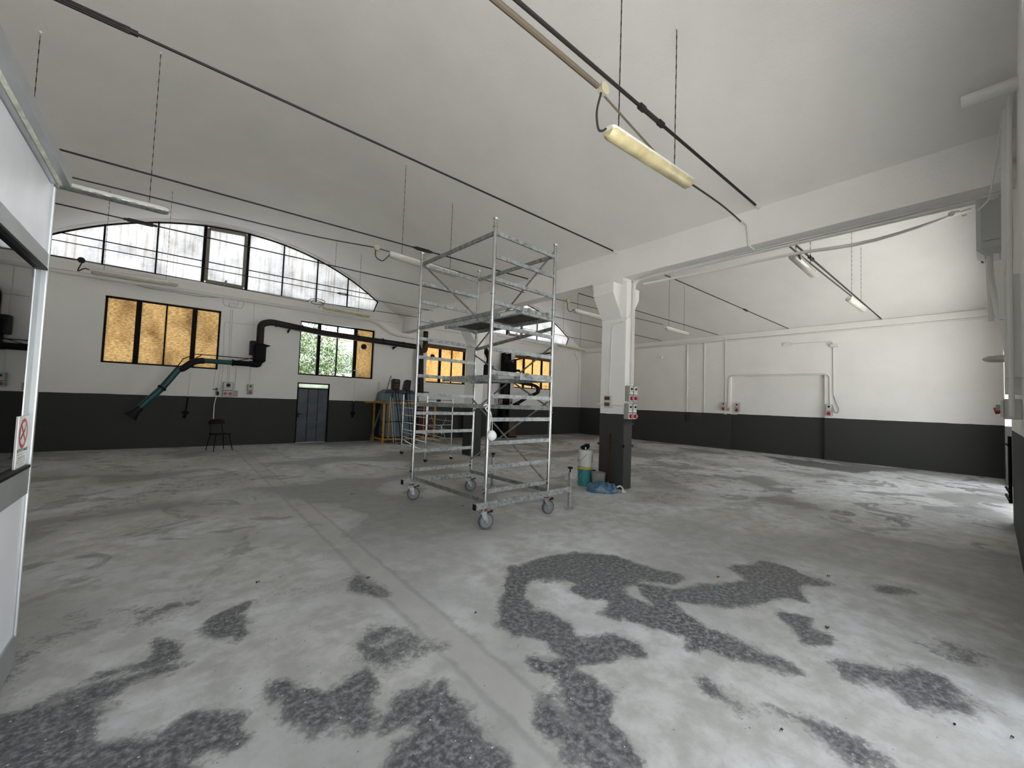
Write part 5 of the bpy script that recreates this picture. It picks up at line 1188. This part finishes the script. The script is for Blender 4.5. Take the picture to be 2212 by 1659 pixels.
# ------------------------------------------------------------------ buckets, bag, tools by the front column
def bucket(c, rb, rt, z0, h, m, label, rim=None, handle=None, name='bucket', hang=0.55):
    t = thing(name, label, 'bucket', (c[0], c[1], z0))
    MB().lathe([(0.0, 0.004), (rb, 0.0), (rb+(rt-rb)*0.5, h*0.5), (rt-0.003, h*0.84), (rt+0.004, h*0.84), (rt+0.004, h*0.88), (rt-0.001, h*0.88), (rt, h*0.97), (rt+0.006, h), (rt-0.006, h), (rt-0.008, h*0.9), (rb-0.004, 0.012), (0, 0.012)], (c[0], c[1], z0), 'Z', 28).build('pail', m, t, smooth=True)
    if rim: MB().lathe([(rt+0.002, h*0.90), (rt+0.010, h*0.92), (rt+0.010, h), (rt-0.006, h+0.004)], (c[0], c[1], z0), 'Z', 28).build('rim', rim, t, smooth=True)
    if handle:
        a0 = math.radians(handle)
        pts = []
        for i in range(13):
            th = PI*i/12; u = math.cos(th); dn = math.sin(th)
            x = c[0]+math.cos(a0)*(rt+0.008)*u + math.sin(a0)*(rt+0.012)*dn*0.98
            y = c[1]+math.sin(a0)*(rt+0.008)*u - math.cos(a0)*(rt+0.012)*dn*0.98
            pts.append((x, y, z0+h*0.82-dn*h*hang*0.85))
        MB().tube(pts, 0.003, 6).build('wire_handle', M_black, t, smooth=True)
    return t
bx, by = 6.34, 5.22
M_bw = mat('white_bucket_plastic', (0.62, 0.62, 0.58), 0.45, var=0.08, scale=6)
M_bt = mat('teal_bucket_plastic', (0.035, 0.22, 0.23), 0.45, var=0.1, scale=6)
M_bg = mat('dirty_grey_bucket', (0.25, 0.245, 0.22), 0.7, var=0.2, scale=7)
bucket((bx, by), 0.13, 0.145, 0.0, 0.37, M_bt, 'teal paint bucket with yellow rim under the white bucket', rim=mat('yellow_rim', (0.52, 0.44, 0.05), 0.45), handle=200)
wb = bucket((bx+0.01, by+0.0), 0.125, 0.142, 0.375, 0.335, M_bw, 'white bucket with wire handle stacked on the teal bucket', handle=235, hang=0.6)
lb = MB().lathe([(0.1325, 0.08), (0.138, 0.24)], (bx+0.01, by, 0.375), 'Z', 6, math.radians(-72), math.radians(-30)); lb.v = [(x+(x-bx-0.01)*0.012, y+(y-by)*0.012, z) for x, y, z in lb.v]
lb.build('label_print', mat('brown_bottle_print', (0.20, 0.07, 0.02), 0.5, var=0.6, scale=14), wb)
bucket((bx+0.05, by-0.29), 0.11, 0.135, 0.0, 0.30, M_bg, 'dirty grey bucket standing before the teal one, half hidden by the blue bag', handle=None)
bucket((bx+0.235, by+0.04), 0.085, 0.10, 0.0, 0.27, mat('blue_grey_bucket', (0.17, 0.19, 0.19), 0.6, var=0.15), 'blue grey bucket squeezed between the teal bucket and the column')
gl = thing('work_gloves', 'crumpled black work gloves lying on the white bucket', 'gloves', (bx, by, 0.71))
MB().bbox((bx-0.12, by-0.06, 0.710), (bx+0.02, by+0.05, 0.80), 0.035).build('glove', M_blackp, gl)
MB().bbox((bx-0.01, by-0.05, 0.712), (bx+0.09, by+0.06, 0.825), 0.03).build('glove', M_cable, gl)
MB().box((bx-0.085, by-0.064, 0.725), (bx-0.05, by-0.060, 0.765)).build('tag', M_sign, gl)
for k in range(4):
    a = k*0.5; MB().tube([(bx-0.1+k*0.04, by-0.05, 0.76), (bx-0.12+k*0.05, by-0.06, 0.80+0.01*k)], 0.014, 6).build('finger', M_blackp, gl, smooth=True)
tr = thing('plaster_trowel', 'flat black trowel with pale handle lying on the blue grey bucket', 'trowel', (bx+0.23, by+0.04, 0.275))
MB().box((bx+0.15, by-0.02, 0.272), (bx+0.33, by+0.10, 0.284)).build('blade', M_blackp, tr)
MB().tube([(bx+0.17, by+0.0, 0.30), (bx+0.25, by+0.0, 0.30)], 0.012, 8).build('handle', M_sign, tr, smooth=True)
# blue plastic bag: crumpled mound
bag = thing('plastic_bag', 'crumpled blue plastic bag lying on the floor at the foot of the front column', 'bag', (6.28, 4.62, 0))
mb = MB(); n, m_ = 64, 26; rnd = random.Random(3)
def nz(x, y, z):
    from mathutils import noise as nn
    return nn.noise(Vector((x, y, z)))
from mathutils import noise as mn
bc0 = Vector((6.20, 4.68, 0))
ax = Vector((math.cos(-0.75), math.sin(-0.75), 0)); ay = Vector((-ax.y, ax.x, 0))
for i in range(m_+1):
    ph = (PI/2)*i/m_
    for k in range(n):
        an = 2*PI*k/n
        e = 1.0+0.22*mn.noise(Vector((math.cos(an)*1.5, math.sin(an)*1.5, 3.0)))
        rr = math.cos(ph)
        u = 0.30*rr*math.cos(an)*e; v = 0.17*rr*math.sin(an)*e
        h_ = 0.15*(math.sin(ph)**0.8)*(1.0-0.9*max(0, u))*(1+0.8*max(0, -u))
        p = bc0+ax*u+ay*v
        nv = mn.noise(Vector((p.x*9, p.y*9, 1.0)))*0.09+abs(mn.noise(Vector((p.x*20, p.y*12, 5.0))))*0.10
        h_ = max(0.002, h_+nv*math.sin(ph)**0.5) if i else 0.0
        mb.v.append((p.x, p.y, h_))
for i in range(m_):
    for k in range(n): mb.f.append((i*n+k, i*n+(k+1) % n, (i+1)*n+(k+1) % n, (i+1)*n+k))
mb.build('bag_body', mat('blue_plastic_film', (0.060, 0.135, 0.215), 0.28, var=0.25, scale=14), bag, smooth=True)
for k in range(5):
    a = Vector((bc0.x-0.14+0.05*k, bc0.y+0.05-0.02*k, 0.15-0.015*k)); MB().tube(smooth_path([a, a+Vector((0.05, -0.06, 0.05-0.01*k)), a+Vector((0.11, -0.10, -0.01))], 3), [0.012]*7, 5).build('fold', bpy.data.materials['blue_plastic_film'], bag, smooth=True)
cl = bc0+ax*0.34
MB().tube(smooth_path([cl+Vector((-0.06, 0.05, 0.09)), cl+Vector((0.01, 0.03, 0.11)), cl+Vector((0.05, 0.0, 0.07)), cl+Vector((0.03, -0.03, 0.03)), cl+Vector((-0.02, -0.03, 0.02)), cl+Vector((0.07, -0.06, 0.015))], 4), 0.016, 7).build('white_rag', M_bw, None, smooth=True, label='twisted off-white rag at the right end of the blue bag', cat='rag')

# ------------------------------------------------------------------ glazed office on the left
of = thing('glazed_office', 'aluminium and glass office cabin at the left edge with white lower panel', 'office', (-0.6, 1.5, 0))
XO = -0.6; YE = 3.575; Y0 = -0.1
MB().box((XO-0.05, YE-0.07, 0.02), (XO, YE, 2.78)).build('corner_post', M_alu, of)
MB().box((XO, YE-0.066, 0.20), (XO+0.006, YE-0.046, 2.76)).build('edge_strip', M_alub, of)
for (z0, z1) in ((2.27, 2.36), (0.99, 1.14), (0.03, 0.21)):
    MB().box((XO-0.045, Y0, z0), (XO+0.004, YE-0.07, z1)).build('rail', M_alu, of)
for y in (1.55, -0.05):
    MB().box((XO-0.045, y-0.04, 0.03), (XO+0.002, y+0.04, 2.78)).build('mullion', M_alu, of)
MB().box((XO-0.03, Y0, 2.36), (XO-0.010, YE-0.07, 2.77)).build('top_panel', mat('frosted_office_panel', (0.66, 0.68, 0.72), 0.22, var=0.06, scale=3), of)
MB().box((XO-0.025, Y0, 1.14), (XO-0.019, YE-0.07, 2.27)).build('glass_pane', M_oglass, of)
MB().box((XO-0.03, Y0, 0.21), (XO-0.004, YE-0.075, 0.99)).build('lower_panel', M_offw, of)
MB().box((XO-0.02, Y0, 1.135), (XO+0.006, YE-0.07, 1.15)).build('gasket', M_blackp, of)
MB().box((XO-0.02, Y0, 2.262), (XO+0.006, YE-0.07, 2.275)).build('gasket', M_blackp, of)
# roof edge with a pale seam
MB().box((XL+0.05, -0.1, 2.795), (XO+0.062, YE-0.02, 2.865)).build('roof_slab', M_alu, of)
MB().box((XO+0.012, Y0, 2.786), (XO+0.028, YE-0.03, 2.797)).build('foam_seam', mat('pale_foam', (0.55, 0.55, 0.48), 0.8, var=0.3, scale=20), of)
MB().box((XO-0.05, Y0, 2.775), (XO+0.010, YE, 2.798)).build('soffit', M_alu, of)
# back face of the cabin seen through the glass
for (z0, z1) in ((2.27, 2.36), (0.99, 1.14), (0.03, 0.21), (2.70, 2.80)):
    MB().box((XL+0.05, YE-0.05, z0), (XO-0.05, YE, z1)).build('rail', M_alu, of)
MB().box((XL+0.05, YE-0.03, 0.21), (XO-0.05, YE-0.01, 0.99)).build('lower_panel', M_offw, of)
for x in (-1.35, -2.1, -2.85): MB().box((x-0.03, YE-0.05, 0.03), (x+0.03, YE, 2.8)).build('mullion', M_alu, of)
MB().box((XL+0.05, YE-0.03, 1.14), (XO-0.05, YE-0.024, 2.27)).build('glass_pane', M_oglass, of)
# no-smoking sign on the glass
sg = thing('warning_sign', 'white no smoking sign with red circle stuck on the office glass', 'sign', (XO, 3.41, 1.16))
ys0, ys1, zs0, zs1 = 3.312, 3.502, 1.148, 1.43
XS = XO-0.0135
MB().box((XO-0.0185, ys0, zs0), (XS, ys1, zs1)).build('plate', M_sign, sg)
yc, zc = (ys0+ys1)/2, 1.335
def ring(r0, r1, x):
    mb = MB(); n = 40
    for k in range(n):
        a0, a1 = 2*PI*k/n, 2*PI*(k+1)/n
        mb.quad((x, yc+r0*math.cos(a0), zc+r0*math.sin(a0)), (x, yc+r0*math.cos(a1), zc+r0*math.sin(a1)), (x, yc+r1*math.cos(a1), zc+r1*math.sin(a1)), (x, yc+r1*math.cos(a0), zc+r1*math.sin(a0)))
    return mb
ring(0.062, 0.080, XS+0.0012).bar((XS+0.0012, yc-0.050, zc+0.050), (XS+0.0012, yc+0.050, zc-0.050), 0.0006, 0.013, (0, 0, 1)).build('red_circle', M_signred, sg)
MB().bar((XS+0.0008, yc-0.045, zc-0.028), (XS+0.0008, yc+0.03, zc+0.02), 0.0006, 0.012).bar((XS+0.0008, yc+0.02, zc+0.02), (XS+0.0008, yc+0.035, zc+0.05), 0.0006, 0.005).build('cigarette', M_signblk, sg)
for k, (z, wd) in enumerate(((1.222, 0.9), (1.207, 0.8), (1.200, 0.8), (1.190, 0.85), (1.178, 0.9), (1.166, 0.6))):
    MB().box((XS, yc-0.09*wd, z), (XS+0.0012, yc+0.09*wd, z+0.0025)).build('print_line', M_boxg, sg)
cu = bpy.data.curves.new('lettering', 'FONT'); cu.body = 'VIETATO FUMARE'; cu.size = 0.0245; cu.align_x = 'CENTER'; cu.offset = 0.0004
cu.materials.append(M_signblk); tmp = bpy.data.objects.new('lettering_curve', cu); C.objects.link(tmp)
bpy.context.view_layer.update()
lme = bpy.data.meshes.new_from_object(tmp.evaluated_get(bpy.context.evaluated_depsgraph_get()))
bpy.data.objects.remove(tmp); lt = bpy.data.objects.new('lettering', lme); C.objects.link(lt)
lt.parent = sg; lt.location = (XS+0.0015-XO, yc-3.41, 1.236-1.16); lt.rotation_euler = (PI/2, 0, PI/2)

# ------------------------------------------------------------------ front wall fittings at the right edge
XH = 8.0
bo = thing('wall_boiler', 'grey white water heater box hanging high on the front wall behind the beam', 'boiler', (XH, 0, 3.86))
MB().bbox((XH-0.05, YF+0.04, 3.74), (XH+0.5, 0.115, 4.72), 0.07).build('casing', mat('boiler_enamel', (0.52, 0.53, 0.53), 0.35), bo, smooth=False)
MB().box((XH-0.055, -0.12, 3.90), (XH-0.048, 0.06, 3.907)).build('seam', M_galvd, bo)
cable('vertical_pipe', [(XH+0.08, 0.0, 3.90), (XH+0.08, 0.0, 3.55), (XH+0.02, -0.03, 3.2), (XH-0.5, -0.10, 2.6), (XH-0.7, -0.14, 2.2)], 0.03, M_pipew, 'grey flexible pipe bending from under the boiler to the trunking', 'pipe')
cable('vertical_pipe', [(XH+0.25, 0.02, 3.90), (XH+0.25, 0.0, 2.9)], 0.024, M_pipew, 'straight white pipe under the boiler', 'pipe', raw=True)
def fwp(px0, py0, px1, py1, X, rad, lab, m=M_pipew):
    pass
cable('vertical_pipe', bend([(6.450,-0.164,6.278), (6.450,-0.118,4.504), (6.450,-0.108,3.240), (6.450,-0.082,3.054), (6.450,-0.083,2.622)], 0.15), 0.032, M_pipew, 'thick grey white pipe running up the front wall at the right edge', 'pipe', raw=True)
cable('vertical_pipe', bend([(6.300,-0.177,6.155), (6.300,-0.138,4.425), (6.300,-0.123,2.917), (6.300,-0.121,1.632)], 0.1), 0.020, M_pipew, 'thinner pipe beside the thick one at the right edge, down to the dado', 'pipe', raw=True)
cable('vertical_pipe', bend([(6.600,-0.136,4.363), (6.800,-0.048,4.227), (7.200,-0.035,4.194)], 0.1), 0.04, M_pipew, 'white pipe branching from the thick pipe to the boiler top', 'pipe', raw=True)
cable('loose_cord', [(6.500,-0.125,5.074), (6.500,-0.076,4.548), (6.500,-0.013,3.999), (7.000,0.028,4.064), (7.600,0.092,4.208)], 0.008, M_pipew, 'thin white cord sagging from the pipe stub across the boiler', 'cable')
cable('loose_cord', [(6.500,-0.150,5.613), (6.500,-0.115,5.485), (6.500,-0.122,5.328), (6.500,-0.145,5.222)], 0.009, M_galvd, 'short grey cable bow on the pipes at the top right edge', 'cable')
MB().box(((6.400,-0.088,2.566)[0]-0.05, YF, 2.02), (6.62, (6.500,-0.083,2.582)[1], 3.05)).build('cable_trunking', M_pipew, None, label='wide vertical cable trunking on the front wall at the right edge', cat='trunking')
MB().box((6.42, YF, 1.86), (6.60, (6.500,-0.083,1.867)[1], 2.02)).build('trunking_box', M_pipew, None, label='small box closing the lower end of the wide trunking', cat='box')
sb = thing('socket_box', 'grey socket box with red flap on the front wall beside the bright gate', 'socket', (6.5, YF, 1.6))
s0 = (6.500,-0.071,1.810); s1 = (6.500,-0.122,1.605)
MB().box((6.42, YF, s1[2]), (6.58, s0[1], s0[2])).build('housing', M_boxw, sb, bevel=0.01)
MB().box((6.40, s0[1], s1[2]+0.02), (6.60, s0[1]+0.02, s0[2]-0.02)).build('cover', M_boxw, sb)
MB().tube([(6.5, s0[1]+0.02, s1[2]+0.09), (6.5, s0[1]+0.06, s1[2]+0.08)], 0.035, 12).build('socket_flap', M_red, sb, smooth=True)
MB().box((6.46, s0[1]+0.02, s0[2]-0.12), (6.54, s0[1]+0.05, s0[2]-0.06)).build('rotary_switch', M_boxg, sb)
bl = (8.808,-0.020,2.449)
t = thing('bulkhead_lamp', 'clear jar-shaped lamp jutting from the front wall at the right edge', 'lamp', (10.0, YF, 2.3))
pz = (9.000,-0.076,2.465)
MB().lathe([(0.0, 0.28), (0.02, 0.27), (0.045, 0.22), (0.055, 0.10), (0.05, 0.02)], (9.0, YF, pz[2]), 'Y', 16).build('lamp_jar', M_diffw, t, smooth=True)
MB().lathe([(0.0, 0.0), (0.06, 0.0), (0.06, 0.04), (0.05, 0.05)], (9.0, YF, pz[2]), 'Y', 16).build('lamp_base', M_boxg, t, smooth=True)
t = thing('strip_light', 'slim fluorescent strip light jutting out below the boiler at the right edge', 'lamp', (9.6, YF, 3.1))
pz = (9.500,0.119,4.049)
MB().box((9.45, YF+0.03, pz[2]+0.03), (9.55, pz[1], pz[2]+0.07)).build('tray', M_boxg, t)
MB().tube([(9.5, YF+0.05, pz[2]), (9.5, pz[1]-0.05, pz[2])], 0.028, 8).build('tube', M_diffw, t, smooth=True)
MB().box((9.46, pz[1]-0.06, pz[2]-0.03), (9.54, pz[1]-0.03, pz[2]+0.03)).build('lamp_holder', M_blackp, t)
# capped pipe stub on the vault
t0 = (6.000,0.172,4.810)
MB().lathe([(0.0, 0.0), (0.062, 0.0), (0.066, 0.01), (0.066, t0[1]-YF+0.0)], (6.0, YF, t0[2]), 'Y', 20).lathe([(0.066, 0.0), (0.0, 0.0)], (6.0, t0[1], t0[2]), 'Y', 20).build('pipe_stub', M_white, None, smooth=True, label='white round pipe stub jutting under the vault at the upper right', cat='pipe')
# gate leaf hardware at the bright gate edge
t = thing('gate_bolt', 'black gate bolts and hinge rod on the bright jamb at the right edge', 'bolt', (9.9, YF, 0.9))
zz0 = (9.600,-0.229,1.411)[2]
MB().tube([(9.7, YF+0.03, 0.35), (9.7, YF+0.03, 1.35)], 0.02, 8).build('bolt_rod', M_black, t, smooth=True)
for z in (1.22, 0.52, 0.40):
    MB().tube([(9.6, YF+0.035, z), (10.3, YF+0.06, z-0.0)], 0.022, 8).build('bolt_arm', M_black, t, smooth=True)

# ------------------------------------------------------------------ leaves and crumbs on the floor
M_leaf = mat('dry_leaf', (0.16, 0.09, 0.03), 0.8)
def leaf(c, s_, rz_, lab, m=M_leaf, grp='dry leaves on the floor', name='dry_leaf', cat='leaf'):
    mb = MB(); n = 8
    for k in range(n):
        a = 2*PI*k/n; e = 1+0.35*math.cos(3*a+rz_)
        mb.v.append((c[0]+s_*e*math.cos(a+rz_), c[1]+0.6*s_*e*math.sin(a+rz_), 0.004+0.012*abs(math.sin(2*a))))
    mb.v.append((c[0], c[1], 0.014)); mb.f += [(k, (k+1) % n, n) for k in range(n)]
    mb.build(name, m, None, label=lab, cat=cat, group=grp)
leaf((4.067,1.699,0.000), 0.022, 0.4, 'curled dry leaf on the pale floor left of the other near leaf')
leaf((5.014,1.055,0.000), 0.022, 1.4, 'curled dry leaf on the floor at the edge of the dark right side')
leaf((3.822,0.810,0.000), 0.020, 2.0, 'small reddish leaf on the pale floor in the right foreground', M_rust)
for k, (q_, lab) in enumerate((((3.207,0.146,0.000), 'black crumb lowest at the right edge of the floor'), ((3.322,-0.044,0.000), 'black crumb in the lower right corner of the floor'), ((1.833,2.519,0.000), 'black crumb on the filled strip in the left foreground'),
                 ((1.407,3.559,0.000), 'black crumb beside the junction of the filled strips'), ((0.633,3.998,0.000), 'black crumb left of the strip junction'), ((2.328,6.750,0.000), 'dark crumb left of the tall scaffold'),
                 ((2.427,0.699,0.000), 'black crumb in the middle of the right foreground'), ((3.444,5.160,0.000), 'dark crumb beside the near scaffold wheel'))):
    leaf(q_, 0.010 if q_[1] < 3 else 0.016, k*0.7, lab, M_blackp, 'black crumbs on the floor', 'floor_crumb', 'crumb')

# ------------------------------------------------------------------ outside the clear window
def tree(c, h, rr, n, label):
    t = thing('leafy_tree', label, 'tree', (c[0], c[1], 0))
    rn = random.Random(11)
    MB().tube(smooth_path([(c[0], c[1], 0), (c[0]+0.1, c[1], 1.2), (c[0]-0.1, c[1]+0.1, 2.4)], 4), [0.14]*3+[0.11]*3+[0.08]*3, 8).build('trunk', M_brown, t, smooth=True)
    for k in range(9):
        a = rn.uniform(0, 6.28); e = rn.uniform(0.5, 1.0)
        p = (c[0]-0.05, c[1], rn.uniform(1.4, 2.6))
        MB().tube([p, (p[0]+rr*e*0.8*math.cos(a), p[1]+rr*e*0.6*math.sin(a), p[2]+rn.uniform(-0.1, 1.3))], [0.04, 0.012], 6).build('branch', M_brown, t)
    mb = MB()
    for k in range(n):
        th = rn.uniform(0, 6.283); ph = math.acos(rn.uniform(-1, 1)); q = rn.uniform(0.35, 1.0)**0.6
        ex = 1+0.25*math.sin(3*th+1)+0.2*math.sin(5*ph)
        p = Vector((c[0]+rr*ex*q*math.sin(ph)*math.cos(th), c[1]+rr*0.8*q*math.sin(ph)*math.sin(th), h+rr*0.72*ex*q*math.cos(ph)))
        a = Vector((rn.uniform(-1, 1), rn.uniform(-1, 1), rn.uniform(-1, 1))).normalized(); b = a.orthogonal().normalized()
        l = rn.uniform(0.05, 0.09)
        mb.quad(p-a*l, p+b*l*0.4, p+a*l, p-b*l*0.4)
    fo = mb.build('foliage', mat('green_leaves', (0.085, 0.135, 0.050), 0.6, var=0.5, scale=2.5), t, kind='stuff')
tree((4.55, 18.6, 0), 3.15, 1.62, 6500, 'bushy green tree outside the clear window of the back wall')
hb = thing('outside_house', 'pale house with red roof edge seen through the clear window behind the tree', 'house', (8, 24, 0))
wl = MB(); wall_grid(wl, 'Y', 24.0, 24.3, (1.0, 16.0), (0, 4.9), [(6.9, 8.6, 2.9, 3.9), (4.9, 6.4, 1.7, 2.7), (9.6, 11.0, 2.9, 3.9)]); wl.build('house_wall', mat('house_plaster', (0.62, 0.60, 0.58), 0.9), hb)
MB().prism([(23.3, 4.75), (24.4, 5.45), (24.4, 5.30), (23.35, 4.66)], 'X', 0.6, 16.4).build('roof', mat('red_roof', (0.30, 0.21, 0.20), 0.8, var=0.2, scale=4), hb)
for k in range(3):
    x0, x1, z0, z1 = ((6.9, 8.6, 2.9, 3.9), (4.9, 6.4, 1.7, 2.7), (9.6, 11.0, 2.9, 3.9))[k]
    fr_ = MB()
    for a, b in (((x0, z0), (x1, z0)), ((x0, z1), (x1, z1)), ((x0, z0), (x0, z1)), ((x1, z0), (x1, z1)), (((x0+x1)/2, z0), ((x0+x1)/2, z1))): fr_.bar((a[0], 24.1, a[1]), (b[0], 24.1, b[1]), 0.06, 0.07, (0, 1, 0))
    wf = fr_.build('house_window', M_pipew, hb)
    MB().quad((x0, 24.12, z0), (x1, 24.12, z0), (x1, 24.12, z1), (x0, 24.12, z1)).build('window_pane', mat('house_glass', (0.10, 0.12, 0.13), 0.1) if k == 0 else bpy.data.materials['house_glass'], wf)
